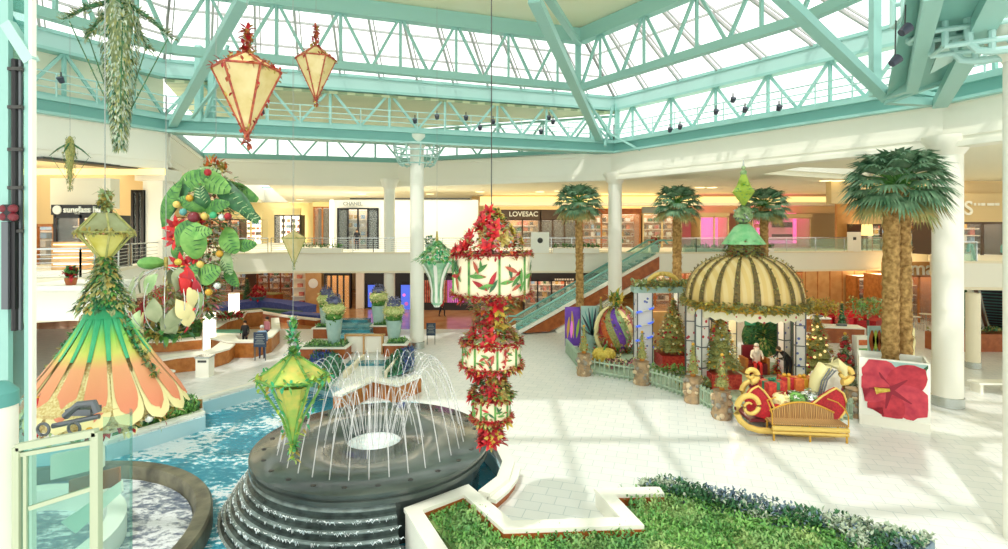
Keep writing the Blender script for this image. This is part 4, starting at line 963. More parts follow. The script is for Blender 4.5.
# ---- people
def person(name_label, loc, rz, h, pose, cols, cat='person', hair='hair', group=None, extra=None):
    """continuous skinned body; cols = (trousers, top, skin); pose: stand / walk / sit / bend"""
    t = thing('person', name_label, cat, loc, rz, group); s_ = h / 1.75
    hipz = .92; lean = 0.0
    J = {}
    if pose == 'sit': hipz = .5
    hip = V((0, 0, hipz))
    if pose == 'bend': chest = V((0, -.32, 1.22)); neck = V((0, -.46, 1.33)); head = V((0, -.6, 1.38)); headtop = V((0, -.68, 1.44))
    else:
        chest = hip + V((0, -.02, .38)); neck = hip + V((0, 0, .58)); head = hip + V((0, -.02, .70)); headtop = hip + V((0, -.02, .80))
    V_ = [hip, hip.lerp(chest, .5), chest, neck, head, headtop]; Rr = [.15, .135, .165, .06, .095, .07]; Ed = [(0, 1), (1, 2), (2, 3), (3, 4), (4, 5)]
    def chain(start, pts, rs):
        p = start
        for q, r in zip(pts, rs): V_.append(V(q)); Rr.append(r); Ed.append((p, len(V_) - 1)); p = len(V_) - 1
    for s in (-1, 1):
        sw = {'walk': .22 * s, 'stand': .03 * s}.get(pose, 0)
        if pose == 'sit': chain(0, [(.1 * s, 0, .5), (.11 * s, -.42, .5), (.11 * s, -.44, .08), (.11 * s, -.6, .04)], [.1, .075, .05, .04])
        else: chain(0, [(.1 * s, 0, .86), (.11 * s, -sw * .7 - .03, .48), (.11 * s, -sw + .03 * (pose == 'walk'), .08), (.11 * s, -sw - .14, .04)], [.1, .068, .045, .04])
        sh = chest.lerp(neck, .55) + V((.19 * s, 0, 0))
        if pose in ('sit', 'bend'): chain(2, [sh, sh + V((.05 * s, -.12, -.24)), sh + V((-.02 * s, -.34, -.26)), sh + V((-.02 * s, -.44, -.24))], [.06, .045, .033, .03])
        else: chain(2, [sh, sh + V((.06 * s, .02, -.28)), sh + V((.06 * s, -.06 + sw * .5, -.52)), sh + V((.06 * s, -.09 + sw * .6, -.62))], [.06, .045, .033, .03])
    me = bpy.data.meshes.new('body'); me.from_pydata([tuple(p * s_) for p in V_], Ed, [])
    o = bpy.data.objects.new('b', me); COL.objects.link(o); sk = o.modifiers.new('s', 'SKIN'); o.modifiers.new('u', 'SUBSURF').levels = 1
    for i, r in enumerate(Rr): me.skin_vertices[0].data[i].radius = (r * s_ * (1.15 if i in (0, 1, 2) else 1), r * s_ * (.8 if i in (0, 1, 2) else 1))
    me.skin_vertices[0].data[0].use_root = True
    dg = bpy.context.evaluated_depsgraph_get(); m2 = bpy.data.meshes.new_from_object(o.evaluated_get(dg)); bpy.data.objects.remove(o)
    m2.materials.clear()
    for c_ in cols: m2.materials.append(MATS[c_])
    m2.materials.append(MATS['shop_dark'])
    for p in m2.polygons:
        c_ = p.center / s_; p.use_smooth = True
        hand = min((c_ - V_[i]).length for i in (len(V_) - 1, len(V_) - 9)) < .1
        if (c_ - head).length < .17 or hand: p.material_index = 2
        elif c_.z < .1: p.material_index = 3
        elif pose == 'sit' and (c_.y < -.1 and c_.z < .62): p.material_index = 0
        elif c_.z < hipz + .02: p.material_index = 0
        else: p.material_index = 1
    b = bpy.data.objects.new('body', m2); COL.objects.link(b); b.parent = t
    hm = MB().m(hair).ball((0, 0, 0), .108 * s_, 12, sz=1.0); hm.xf(Matrix.Translation((head + V((0, .025, .045))) * s_)); part('hair', hm, t)
    fc = MB().m('skin').ball((0, -.1, -.005), .02, 6); fc.m('shop_dark').ball((-.035, -.095, .03), .012, 6); fc.ball((.035, -.095, .03), .012, 6); fc.m('red').box((0, -.095, -.045), (.04, .01, .012)); fc.xf(Matrix.Translation(head * s_)); part('face', fc, t)
    if extra: extra(t, s_)
    return t
person('person in a black top seated behind the wooden kiosk counter', (X(245, 31.5), 31.5, 0), 0, 1.6, 'stand', ('cloth_black', 'cloth_black', 'skin'))
person('person in a pale blue shirt standing behind the menu board', (X(262, 29.0), 29.0, 0), R(20), 1.78, 'stand', ('cloth_navy', 'cloth_blue', 'skin'), hair='hair_grey')
person('person in a mauve top behind the person in pale blue', (X(267, 32.5), 32.5, 0), R(-30), 1.66, 'stand', ('cloth_navy', 'cloth_pink', 'skin'))
person('person in a red jacket walking past the glowing striped window', (*G(442, 316.5)[:2], 0), R(60), 1.6, 'walk', ('cloth_black', 'cloth_red', 'skin'))
person('person in dark clothes standing inside the railing of the white shop', (X(357, 45.0), 45.0, 5.2), R(10), 1.72, 'stand', ('cloth_black', 'cloth_black', 'skin'))
# distant seats, planters on ground left
t = thing('poinsettia_stand', 'distant stand of red poinsettias on the warm floor behind the seating', 'plants', (X(258, 48), 48, 0))
part('table', MB().m('teal_dark').lathe([(0, 0), (.5, .0), (.3, .5), (.7, .9), (0, .9)], n=14), t); m_ = MB(); foliage(m_, lambda: (V((0, 0, 1.1)) + rdir() * .6, rdir(.4)), 160, ['poinsettia', 'red'], .4, .2); part('flowers', m_, t)
def cone_tree(px, D, z0, h, r, label, mats, pot='terracotta', n=500, L=.2, baubles=0, bm='gold', box=None, name='christmas_tree', bl=0.06):
    t = thing(name, label, 'tree', (X(px, D), D, z0)); hb = h * .1
    if box: part('base_box', MB().m(box).box((0, 0, .32), (r * 1.5, r * 1.5, .64)), t, 'patterned red base box'); part('trunk', MB().m('brown_dark').lathe([(.08, .6), (.06, 1.0)], n=10), t); hb = .82
    elif pot: part('pot', MB().m(pot).lathe([(0, 0), (r * .35, 0), (r * .5, hb), (r * .42, hb), (0, hb * .8)], n=16), t)
    m_ = MB().m(mats[0]); k = max(3, int(h / .38)); pr = []
    for i in range(k):
        a = i / k; zz = hb + (h - hb) * a; rr = r * (1 - a) * .8
        pr += [(rr * .55, zz), (rr, zz + .02), (rr * .72, zz + (h - hb) / k * .8)]
    pr.append((0, h)); m_.lathe(pr, n=14)
    def f():
        a = rnd(0, 1) ** 1.4; th = rnd(0, 2 * pi); rr = r * (1 - a) * rnd(.6, .95); return V((rr * cos(th), rr * sin(th), hb + (h - hb) * a)), V((cos(th), sin(th), rnd(-.4, .3)))
    foliage(m_, f, n, mats, L, L * .45, .2); part('foliage', m_, t)
    if baubles:
        m_ = MB()
        for i in range(baubles):
            a = rnd(.02, .9); th = rnd(0, 2 * pi); rr = r * (1 - a) * .98; m_.m(RND.choice(bm if isinstance(bm, (list, tuple)) else [bm])).ball((rr * cos(th), rr * sin(th), hb + (h - hb) * a), bl, 8)
        part('baubles', m_, t, kind='stuff').name = 'bauble_trim'
    m_ = MB().m('gold').ball((0, 0, h + .04), .07, 8); part('topper', m_, t); return t
cone_tree(247, 50, 0, 2.3, .6, 'distant dark green conical tree left of the poinsettia stand', ['leaf_dark', 'pine'], name='conical_tree')
# =====================================================================  PALMS
def palm(px, D, z0, zc, tr, crown_r, label, n=46, twin=0.0, lean=0.0, seed=1):
    rr = random.Random(seed); t = thing('palm_tree', label, 'palm', (X(px, D), D, z0)); h = zc - z0
    for s in ((-1, 1) if twin else (0,)):
        pts = []; rs = []
        for i in range(41):
            a = i / 40; pts.append((s * twin * (1 - a * .25) + lean * a * a, .08 * s, (h - crown_r * .3) * a)); rs.append(tr * (1.08 - .12 * a) * (1 + (.10 if i % 2 else -.04)))
        tm = MB().m('palm_trunk').tube(pts, rs, 14)
        for i in range(int(h * 9)):        # leaf scars
            a = rr.random(); th = rr.uniform(0, 2 * pi); x = s * twin * (1 - a * .25) + lean * a * a; c_ = V((x + tr * cos(th), .08 * s + tr * sin(th), (h - crown_r * .3) * a))
            tm.m('palm_trunk').leaf(c_ - V((0, 0, .03)), (cos(th) * .6, sin(th) * .6, .9), .22, .13, .3)
        part('trunk', tm, t)
    m_ = MB(); top = V((lean, 0, h - crown_r * .25))
    for i in range(n):
        el = -0.75 + 1.95 * (i / n) ** .9; th = i * 2.39996 + rr.uniform(-.2, .2)
        d = V((cos(th) * cos(el), sin(th) * cos(el), sin(el))); L = crown_r * (.55 if el < .9 else .45)
        tip = top + d * L + V((0, 0, -.05)); m_.m('palm_dead' if el < -.35 else 'leaf'); m_.tube([top, top + d * L * .5 + V((0, 0, .06)), tip], [.035, .025, .018], 4, caps=False)
        side = d.cross(V((0, 0, 1))).normalized(); upv = side.cross(d).normalized()
        mname = 'palm_dead' if (el < -.5) else 'palm_leaf'
        nb = 19
        for k in range(nb):
            b = (k / (nb - 1) - .5) * 2.5; dd = (d * cos(b) + side * sin(b)).normalized(); LL = crown_r * .56 * (1 - .16 * abs(b)) * rr.uniform(.88, 1.08)
            w_ = crown_r * .035; p0 = tip; p1 = tip + dd * LL * .55 + upv * .05; p2 = tip + dd * LL + V((0, 0, -.30 * LL * rr.uniform(.7, 1.5))); r_ = dd.cross(upv).normalized() * w_
            m_.m(mname).add([p0 - r_ * .35, p0 + r_ * .35, p1 - r_ * 1.1, p1 + r_ * 1.1, p2], [(0, 1, 3, 2), (2, 3, 4)])
    part('crown', m_, t); return t
palm(580, 32.8, 0, Z(196, 32.8), .22, 1.6, 'leftmost slim palm tree standing in front of the escalator', lean=-.1, seed=3)
palm(677, 33.0, 0, Z(197, 33), .26, 1.6, 'slim palm tree between the column and the pavilion spire', seed=5)
palm(764, 33.5, 0, Z(199, 33.5), .25, 1.6, 'slim palm tree right of the pavilion spire, trunk behind the dome', seed=8)
BP = palm(897, 20.0, .2, Z(172, 20), .26, 1.85, 'big palm tree with twin trunks rising from the flower-printed box', n=64, twin=.33, seed=11)
# printed box
D = 18.6; xa, xb = X(866, D), X(927, D); t = thing('planter_box', 'tall white planter box printed with a huge red hibiscus around the twin palm', 'planter', ((xa + xb) / 2 + .42, D + .8, 0), R(-31)); wv = (xb - xa) / 2 * .93
zt = Z(362, D)
bx = MB().m('white'); 
for s in (-1, 1): bx.box((0, s * .62, zt / 2 + .1), (2 * wv, .07, zt - .2)); bx.box((s * wv, 0, zt / 2 + .1), (.07, 1.3, zt - .2))
bx.m('dark_grey').box((0, 0, zt * .8), (2 * wv - .1, 1.2, .05)); part('panel', bx, t); part('plinth', MB().m('cream').box((0, 0, .17), (2 * wv + .06, 1.38, .34)), t)
fl = MB(); c0 = V((-.12, -.67, zt * .56)); mat('hib_red', 'd53a48', .5, col2='b02238', scale=3); mat('hib_pink', 'dd4a58', .5, col2='c03048', scale=3); mat('hib_dark', '9c1c34', .5)
def wfun(i, n, w): s = i / (n - 1); return w * (sin(pi * min(1, s * .95 + .05)) ** .6)
for k, (a, L, w_) in enumerate(((118, 1.3, .52), (40, 1.3, .52), (-32, 1.45, .58), (-100, 1.35, .55), (182, 1.2, .5))):
    a = R(a); n_ = 9; pts = [c0 + V((cos(a) * L * i / (n_ - 1), -.004 * k - .002, sin(a) * L * i / (n_ - 1))) for i in range(n_)]
    pts = [V((max(-wv + .05, min(wv - .05, p.x)), p.y, max(.4, min(zt - .05, p.z)))) for p in pts]
    fl.m('hib_red' if k % 2 else 'hib_pink').petal(pts, [wfun(i, n_, w_) for i in range(n_)], (0, 1, 0))
    fl.m('hib_dark').petal([p + V((0, -.006, 0)) for p in pts[:5]], [.10 - .02 * i for i in range(5)], (0, 1, 0))
fl.xf(Matrix.Identity(4)); fl.v = [(max(-wv + .03, min(wv - .03, v[0])), v[1], max(.37, min(zt - .04, v[2]))) for v in fl.v]
fl.m('yellow_flower').tube([c0 + V((0, -.03, 0)), c0 + V((-.3, -.05, -.05)), c0 + V((-.42, -.05, -.08))], [.05, .09, .13], 8)
part('hibiscus_print', fl, t, 'red hibiscus with a yellow stamen printed on the front')
g2 = MB(); g2.m('leaf_dark').add([(wv - .5, -.675, zt - .55), (wv - .35, -.675, zt - .7), (wv - .03, -.675, zt - .15), (wv - .03, -.675, zt - .05)], [(0, 1, 2, 3)]); g2.m('pot_teal').add([(-wv + .5, -.66, zt - .12), (wv - .1, -.66, zt - .5), (wv - .03, -.66, zt - .05), (-wv + .5, -.66, zt - .05)], [(0, 1, 2, 3)]); part('leaf_print', g2, t)
for i, (pa, pb_, y0, y1, D, m1, m2, lab) in enumerate(((868, 886, 326, 350, 20.9, 'lime', 'wood_red', 'upper left printed panel of brown and yellow petals behind the twin palm'), (903, 914, 328, 352, 21.2, 'petal_cream', 'yellow_flower', 'upper right cream printed panel behind the twin palm'))):
    t = thing('printed_panel', lab, 'panel', (X((pa + pb_) / 2, D), D, 0)); w_ = X(pb_, D) - X(pa, D); z1 = Z(y0, D)
    part('board', MB().m('pot_teal' if i == 0 else 'petal_cream').box((0, 0, z1 / 2), (w_, .08, z1)), t)
    q = MB()
    for k in range(4): q.m(m2 if k % 2 == 0 else m1); q.petal([(-w_ / 3 + k * w_ / 5, -.06, z1 - .95 + .1 * j) for j in range(9)], [.02 + .1 * sin(pi * j / 8) for j in range(9)], (0, 1, 0))
    part('print', q, t)
# =====================================================================  CHRISTMAS VILLAGE
VC = [G(566, 352), G(583, 373), G(612, 378), G(642, 383), G(668, 391), G(692, 400), G(722, 415), G(750, 421), G(800, 424), G(850, 420), G(862, 412), G(866, 398)]
t = thing('picket_fence', 'low teal picket fence curving around the Christmas village', 'fence', VC[0]); m_ = MB().m('fence_teal'); pk = MB().m('fence_teal')
for a, b in zip(VC, VC[1:]):
    L = (b - a).length; n = max(2, int(L / .22)); m_.beam(a + V((0, 0, .18)), b + V((0, 0, .18)), .06, .07); m_.beam(a + V((0, 0, .62)), b + V((0, 0, .62)), .06, .07)
    for i in range(n): p = a.lerp(b, (i + .5) / n); pk.beam(p, p + V((0, 0, .78)), .11, .03, (b - a))
part('rails', m_, t, world=True).name = 'rail_band'; part('pickets', pk, t, world=True, kind='stuff').name = 'picket_row'
vb = [(p.x, p.y + .25) for p in VC] + [(14.0, 27.5), (9, 31.0), (3.6, 31.2)]
o = struct('floor', MB().m('fence_teal').prism(vb, 0, .12), 'low pale green podium of the Christmas village')
# stone posts with topiaries
for (px, py, lab) in ((584, 375, 'first stone post from the left with a small topiary in a clay pot'), (642, 384, 'stone post with a topiary in a clay pot below the snowy archway'), (693, 402, 'stone post with a topiary in a clay pot left of the red-based tree'), (722, 418, 'stone post with a clay pot beside the sleigh scroll'), (855, 416, 'stone post behind the right end of the sleigh')):
    g = G(px, py); t = thing('stone_post', lab, 'post', g)
    part('body', MB().m('stone_post').lathe([(.34, 0), (.36, .1), (.31, .4), (.34, .7), (.3, .95), (.33, 1.02), (0, 1.04)], n=9), t); st = MB()
    for k in range(40): a = rnd(0, 2 * pi); st.m(['stone_post', 'stone_light', 'stone_grey'][k % 3]).ball((.31 * cos(a), .31 * sin(a), rnd(.08, .95)), rnd(.07, .12), 6)
    part('stones', st, t, kind='stuff').name = 'cobble_face'
    if px < 800:
        c_ = cone_tree(px, g.y, 1.04, 1.25, .26, 'small %s topiary in a clay pot on the %s stone post' % ('olive green', {584: 'leftmost', 642: 'archway', 693: 'gazebo-side', 722: 'sleigh-side'}[px]), ['olive', 'pine', 'gold_leaf'], n=200, L=.12, baubles=18, bm=['gold', 'red'], bl=.035, name='topiary')
# purple and teal art panels
def art(pa, pb_, y0, y1, D, base, label, draw, name='art_panel'):
    t = thing(name, label, 'panel', (X((pa + pb_) / 2, D), D, 0)); w_ = X(pb_, D) - X(pa, D); z0, z1 = max(.12, Z(y1, D)), Z(y0, D)
    part('board', MB().m(base).box((0, 0, (z0 + z1) / 2), (w_, .12, z1 - z0)), t); q = MB(); draw(q, w_, z0, z1); part('print', q, t)
    l = MB().m('dark_grey'); [l.beam((s * w_ * .4, .08, 0), (s * w_ * .4, .08, z0 + .5), .07, .07) for s in (-1, 1)]; part('stand', l, t); return t
def dp(q, w_, z0, z1):
    for k, (x0, a, L, m1) in enumerate(((-.35, .12, .55, 'gold_art'), (.05, -.1, .7, 'gold_art'), (.25, .18, .5, 'lime'), (-.1, .05, .45, 'lamp_magenta'))):
        pts = [(w_ * (x0 + a * i / 7), -.07 - .002 * k, z0 + (z1 - z0) * (.2 + L * i / 7)) for i in range(8)]; q.m(m1).petal(pts, [.015 + .07 * sin(pi * i / 7) for i in range(8)], (0, 1, 0))
art(565, 580, 307, 348, 31.6, 'purple_art', 'purple banner panel with gold bird-of-paradise strokes at the left end of the village', dp)
def dt(q, w_, z0, z1):
    for i in range(11):
        a = R(18 + i * 14.4); L = (z1 - z0) * .8
        pts = [(cos(a) * L * .45 * j / 7, -.07, z0 + (z1 - z0) * .3 + sin(a) * L * .85 * j / 7) for j in range(8)]
        pts = [(max(-w_ / 2 + .04, min(w_ / 2 - .04, p[0])), p[1], min(z1 - .03, p[2])) for p in pts]; q.m('teal_dark' if i % 2 else 'sign_dark').petal(pts, [.01 + .05 * sin(pi * j / 7) for j in range(8)], (0, 1, 0))
art(581, 603, 306, 350, 31.0, 'pot_teal', 'pale teal panel painted with fanning feathers beside the purple banner', dt)
# giant ornament
D = 30.2; t = thing('giant_ornament', 'giant upright striped ornament in pink, orange, purple and green within the village', 'ornament', (X(616, D), D, Z(355, D)))
rr_ = 1.05; zc = 1.4; nb = 14
for k in range(nb):
    q = MB().m(['hib_red', 'orange', 'olive', 'purple_art', 'leaf_pale', 'petal_cream', 'cloth_pink'][k % 7]); a0_ = 2 * pi * k / nb
    q.lathe([(max(.02, rr_ * .92 * sin(pi * (.02 + .96 * i / 12)) ** (1.0 if i > 6 else 1.25)), zc - 1.25 * cos(pi * i / 12)) for i in range(13)], n=4, a0=a0_, a1=a0_ + 2 * pi / nb)
    q.v = [V(v) @ Matrix.Rotation(.5 * (v[2] - zc), 3, 'Z') for v in q.v]; q.v = [tuple(v) for v in q.v]
    part('stripe', q, t)
q = MB(); foliage(q, lambda: (lambda d: (V((d.x * 1.0, d.y * 1.0, zc + d.z * 1.25)), d + rdir() * .7))(rdir()), 520, ['gold_leaf', 'poinsettia', 'olive', 'orange', 'leaf_pale', 'cloth_pink'], .26, .1); part('leaf_overlay', q, t)
for s in (-1, 1):
    pts = [(s * (1.05 * sin(a_) + .12), -.4 * cos(a_) * .2 - .3, zc + 1.45 * cos(a_)) for a_ in [R(20 + 13 * i) for i in range(12)]]; part('ribbon', MB().m('petal_cream' if s < 0 else 'pot_teal').tube(pts, [.05 + .08 * sin(pi * i / 11) for i in range(12)], 8), t)
q = MB(); foliage(q, lambda: (V((0, 0, 2.95)) + rdir() * .3, rdir(.9)), 90, ['gold_leaf', 'leaf', 'yellow_flower'], .6, .16); part('top_spray', q, t)
q = MB(); foliage(q, lambda: (V((rnd(-1.3, 1.3), rnd(-.8, 0), rnd(-.1, .4))), rdir(.6)), 300, ['gold_leaf', 'leaf', 'leaf_pale', 'poinsettia'], .3, .14); part('base_plants', q, t)
t = thing('gourd', 'yellow green ribbed gourd at the foot of the giant ornament', 'gourd', (*G(604, 360, .3)[:2], .15)); q = MB().m('yellow_flower')
for k in range(9): a = 2 * pi * k / 9; q.ball((.32 * cos(a), .32 * sin(a), .38), .3, 10, sz=1.2)
part('ribs', q, t, kind='stuff').name = 'body'; part('stem', MB().m('leaf').tube([(0, 0, .65), (.05, 0, .85), (.15, 0, .95)], .05), t)
for (px, py, lab, ms_) in ((603, 377, 'bed of brown and cream cones in front of the giant ornament', ['brown_dark', 'wicker', 'petal_cream']), (628, 381, 'bed of pink and white flowers left of the archway post', ['cloth_pink', 'brown_dark', 'petal_cream']), (668, 388, 'green grassy bed in front of the tall red-based tree', ['leaf_light', 'leaf', 'olive']), (704, 402, 'olive flower bed before the gazebo tree', ['olive', 'leaf_pale', 'gold_leaf'])):
    g = G(px, py - 8); q = MB(); foliage(q, lambda: (V((rnd(-1.0, 1.0), rnd(-.25, .35), rnd(.05, .38))), rdir(.6)), 340, ms_, .17, .1); solo('flower_bed', q, lab, 'plants', (g.x, g.y + .4, .12), kind='stuff')
# archway
D = 27.8; t = thing('archway', 'snow-white archway with blue and red motifs and a garland of greenery on top', 'archway', (X(660, D), D, 0)); xa, xb = X(643, D) - X(660, D), X(683, D) - X(660, D)
zt = Z(292, D)
for s, x in ((-1, xa), (1, xb)):
    part('pillar', MB().m('berry_blue' if s < 0 else 'berry_white').box((x, 0, zt / 2), (.75, .75, zt)), t); f_ = MB().m('silver_dark')
    for ox in (-.38, .38):
        for oy in (-.38, .38): f_.beam((x + ox, oy, 0), (x + ox, oy, zt), .05, .05)
    part('pillar_frame', f_, t)
part('lintel', MB().m('pot_teal').box(((xa + xb) / 2, 0, zt + .15), (xb - xa + 1.1, .8, .3)), t)
part('arch_top', MB().m('gold_pale').tube([((xa + xb) / 2 + .8 * cos(a), 0, zt + .3 + .65 * sin(a)) for a in [pi * i / 12 for i in range(13)]], .12, 8), t)
q = MB(); foliage(q, lambda: (V(((xa + xb) / 2 + rnd(-1.6, 1.6), rnd(-.5, .3), zt + .3 + rnd(-.1, .25))), rdir(.2)), 700, ['pine', 'olive', 'gold_leaf', 'leaf_pale'], .26, .12); part('garland', q, t)
q = MB()
for i in range(26): a = i * .8; q.m('cloth_white' if i % 2 else 'lamp_blue').tube([(xa + .45 * cos(a + j * .3), -.35 + .2 * sin(a + j * .3), .9 + i * .09 + j * .03) for j in range(4)], .05, 5)
part('ribbon_spiral', q, t, kind='stuff')
struct('wall_far', MB().m('wood_panel').box((X(664, 29.5), 29.8, 1.4), (2.0, .3, 2.0)), 'ochre booth wall behind the archway')
# trees
cone_tree(673, 27.0, .12, 3.3, 1.0, 'tall tree of olive and gold foliage on a red base box left of the pavilion', ['olive', 'gold_leaf', 'pine', 'wicker'], n=1100, L=.2, baubles=90, bm=['gold', 'poinsettia', 'petal_cream'], box='red_box')
cone_tree(721, 23.6, .12, 3.5, .85, 'tall tree of silvery green foliage on a red base box inside the pavilion front', ['olive', 'leaf_pale', 'pine', 'gold_leaf'], n=1100, L=.2, baubles=90, bm=['gold', 'silver', 'poinsettia'], box='red_box')
cone_tree(817, 24.6, .12, 2.9, 1.0, 'glittering golden lit tree right of the pavilion', ['olive', 'gold_leaf', 'pine'], n=900, L=.2, baubles=100, bm=['lamp_gold', 'gold', 'poinsettia'])
cone_tree(845, 23.2, .12, 2.3, .5, 'grey-green tree with red poinsettias at the right end of the village', ['pine', 'silver', 'leaf_dark'], n=520, L=.18, baubles=30, bm=['poinsettia', 'red'], bl=.11)
cone_tree(601, 30.5, .12, 2.9, .4, 'slim brown-gold cone tree in front of the feather panel', ['olive', 'brown_dark', 'gold_leaf'], n=380, L=.16, baubles=20)
cone_tree(791, 26.5, .12, 3.2, .35, 'slim dark purple tree inside the pavilion behind the bending person', ['leaf_dark', 'purple_flower'], n=380, L=.16, baubles=30, bm=['purple_art', 'silver'])
cone_tree(783, 25.4, .12, 1.0, .5, 'small heap of red and green foliage in front of the person seated in the pavilion', ['poinsettia', 'leaf_light', 'orange'], n=420, L=.2, baubles=20, pot=None, name='foliage_heap')
# =====================================================================  PAVILION
D = 24.5; cx = X(743.5, D); RZ = 2.5; ze = Z(303, D); t = thing('pavilion', 'round open pavilion with a gold-ribbed cream dome and a green spire', 'pavilion', (cx, D, 0)); PV = t
ztop = Z(257, D); hd = ztop - ze; PA = [200, 165, 97, 80, 17, -14]
prof = lambda s: (RZ * cos(s * pi / 2) ** .75, ze + .1 + hd * sin(s * pi / 2) ** .95)
q = MB().m('dome_gold').lathe([prof(i / 14) for i in range(14)] + [(.35, ztop + .08)], n=72); part('dome', q, t)
mat('rib_brown', '8a7038', .6, col2='56502e', scale=12)
for k in range(20):
    a = 2 * pi * (k + .35) / 20; q = MB().m('rib_brown'); L_ = []; R_ = []
    for i in range(15):
        r, z = prof(min(.97, i / 14)); w_ = .14 * (1 - i / 18); n_ = V((cos(a), sin(a), 0)); s_ = V((-sin(a), cos(a), 0)); p = n_ * (r + .04) + V((0, 0, z + .03)); L_.append(p - s_ * w_); R_.append(p + s_ * w_)
    q.add(L_ + R_, [(i, i + 1, 16 + i, 15 + i) for i in range(14)])
    foliage(q, lambda: (lambda i: (L_[i].lerp(R_[i], rnd(0, 1)), (L_[i].normalized() + rdir() * .6)))(RND.randrange(14)), 36, ['rib_brown', 'olive', 'gold_leaf'], .12, .06)
    part('rib', q, t)
part('eave_ring', MB().m('gold').lathe([(RZ - .1, ze - .15), (RZ + .08, ze - .12), (RZ + .1, ze + .12), (RZ - .05, ze + .16)], n=48), t)
q = MB(); foliage(q, lambda: (lambda a: (V((cos(a) * (RZ + .08), sin(a) * (RZ + .08), ze + rnd(-.1, .25))), V((cos(a), sin(a), rnd(-.5, .6))) + rdir() * .5))(rnd(0, 2 * pi)), 1500, ['olive', 'gold_leaf', 'pine', 'yellow_flower'], .24, .12); part('eave_garland', q, t, 'garland of gold and green leaves around the eave')
q = MB().m('petal_cream')
for k in range(32):
    a = 2 * pi * k / 32; b = 2 * pi * (k + 1) / 32; r = RZ - .05; pa, pb2 = V((r * cos(a), r * sin(a), 0)), V((r * cos(b), r * sin(b), 0)); m1 = (pa + pb2) / 2
    q.m('berry_yellow').add([pa + V((0, 0, ze - .1)), pb2 + V((0, 0, ze - .1)), pb2 + V((0, 0, ze - .42)), m1 + V((0, 0, ze - .52)), pa + V((0, 0, ze - .42))], [(0, 1, 2, 3, 4)])
part('valance', q, t)
for k in range(6):
    a = R(PA[k]); r = RZ - .2; x, y = r * cos(a), r * sin(a); mm = ['berry_white', 'berry_white', 'berry_yellow', 'berry_yellow', 'berry_blue', 'berry_blue'][k]
    o = part('pillar', MB().m(mm).box((x, y, ze / 2), (.36, .36, ze), a), t); f_ = MB().m('silver_dark')
    for ox, oy in ((-.2, -.2), (.2, -.2), (.2, .2), (-.2, .2)): u = ox * cos(a) - oy * sin(a); v = ox * sin(a) + oy * cos(a); f_.beam((x + u, y + v, 0), (x + u, y + v, ze - .1), .04, .04)
    for zz in (.9, 1.8, 2.7): f_.box((x, y, zz), (.42, .42, .04), a)
    part('trellis', f_, o)
# spire
q = MB(); 
for (zz, r0) in ((ztop + .25, .78), (ztop + .62, .7)):
    q.m('olive').lathe([(0, zz - .28), (r0 * .8, zz - .26), (r0, zz), (r0 * .85, zz + .18), (0, zz + .2)], n=24)
    foliage(q, lambda: (lambda a: (V((cos(a) * r0, sin(a) * r0, zz + rnd(-.15, .15))), V((cos(a), sin(a), rnd(-.4, .5)))))(rnd(0, 2 * pi)), 300, ['silver_dark', 'leaf_pale', 'rib_brown', 'poinsettia'], .2, .1)
part('spire_base', q, t, 'leafy double collar')
z0 = Z(243, D); z1 = Z(224, D); mat('spire_green', '7fd08a', .4, col2='a8e0a4', scale=3)
q = MB().m('spire_green'); n_ = 12
for k in range(n_): a = 2 * pi * k / n_; q.lathe([(.95, z0 - .05), (.7, z0 + .3), (.42, z1 - .15), (.22, z1)], n=2, a0=a, a1=a + 2 * pi / n_)
part('spire_skirt', q, t); q = MB().m('leaf_pale').ball((0, 0, Z(215, D)), .4, 16); foliage(q, lambda: (V((0, 0, Z(215, D))) + rdir() * .4, rdir()), 200, ['silver_dark', 'leaf_pale', 'pine', 'silver'], .16, .1); part('spire_ball', q, t)
zc = Z(192, D); q = MB().m('lime').lathe([(.06, zc - .62), (.5, zc), (.3, zc + .3), (.12, zc + .8), (.05, zc + .95)], n=8); foliage(q, lambda: (lambda a, s: (V((cos(a) * .5 * (1 - abs(s)), sin(a) * .5 * (1 - abs(s)), zc + s * .6)), V((cos(a), sin(a), .3))))(rnd(0, 2 * pi), rnd(-1, 1)), 160, ['leaf_light', 'lime', 'emerald'], .16, .08); part('spire_diamond', q, t)
q = MB().m('leaf_pale').ball((0, 0, Z(173, D)), .15, 10); q.ball((0, 0, Z(168, D)), .1, 10); q.m('silver').tube([(0, 0, Z(168, D)), (0, 0, Z(160, D))], [.05, .012], 6); part('finial', q, t)
light('pavilion_fill', 'POINT', (cx, D + .3, 3.3), 160, (1, .86, .62), shadow_soft_size=.5)  # unseen point light added to brighten the pavilion interior
light('village_fill', 'POINT', (X(650, 29.5), 29.6, 3.2), 90, (1, .86, .62), shadow_soft_size=.6)  # added point light without a fixture, brightens the archway side of the village
# inside: santa on chair, backdrop, person, umbrella, nutcracker
D2 = 25.6; t = thing('christmas_backdrop', 'green wreath backdrop with dark green bow behind the seated person in red and white', 'backdrop', (X(763, 26.3), 26.3, .12))
q = MB().m('leaf_dark').lathe([(0, -.1), (1.0, -.1), (1.0, .1), (0, .1)], n=24).xf(Matrix.Translation((0, 0, 1.6)) @ Matrix.Rotation(pi / 2, 4, 'X')); foliage(q, lambda: (lambda a, r: (V((r * cos(a), -.12, 1.6 + r * sin(a))), V((cos(a), -.8, sin(a)))))(rnd(0, 2 * pi), rnd(0, 1.0)), 400, ['leaf_dark', 'leaf', 'olive'], .22, .1); part('wreath', q, t)
q = MB().m('present_green'); [q.box((x, -.25, z), (.5, .08, .42), 0) for x, z in ((-.75, 2.4), (.15, 2.5), (.95, 1.8))]; part('bow', q, t); part('post', MB().m('wood_red').box((0, .2, .8), (.3, .2, 1.6)), t)
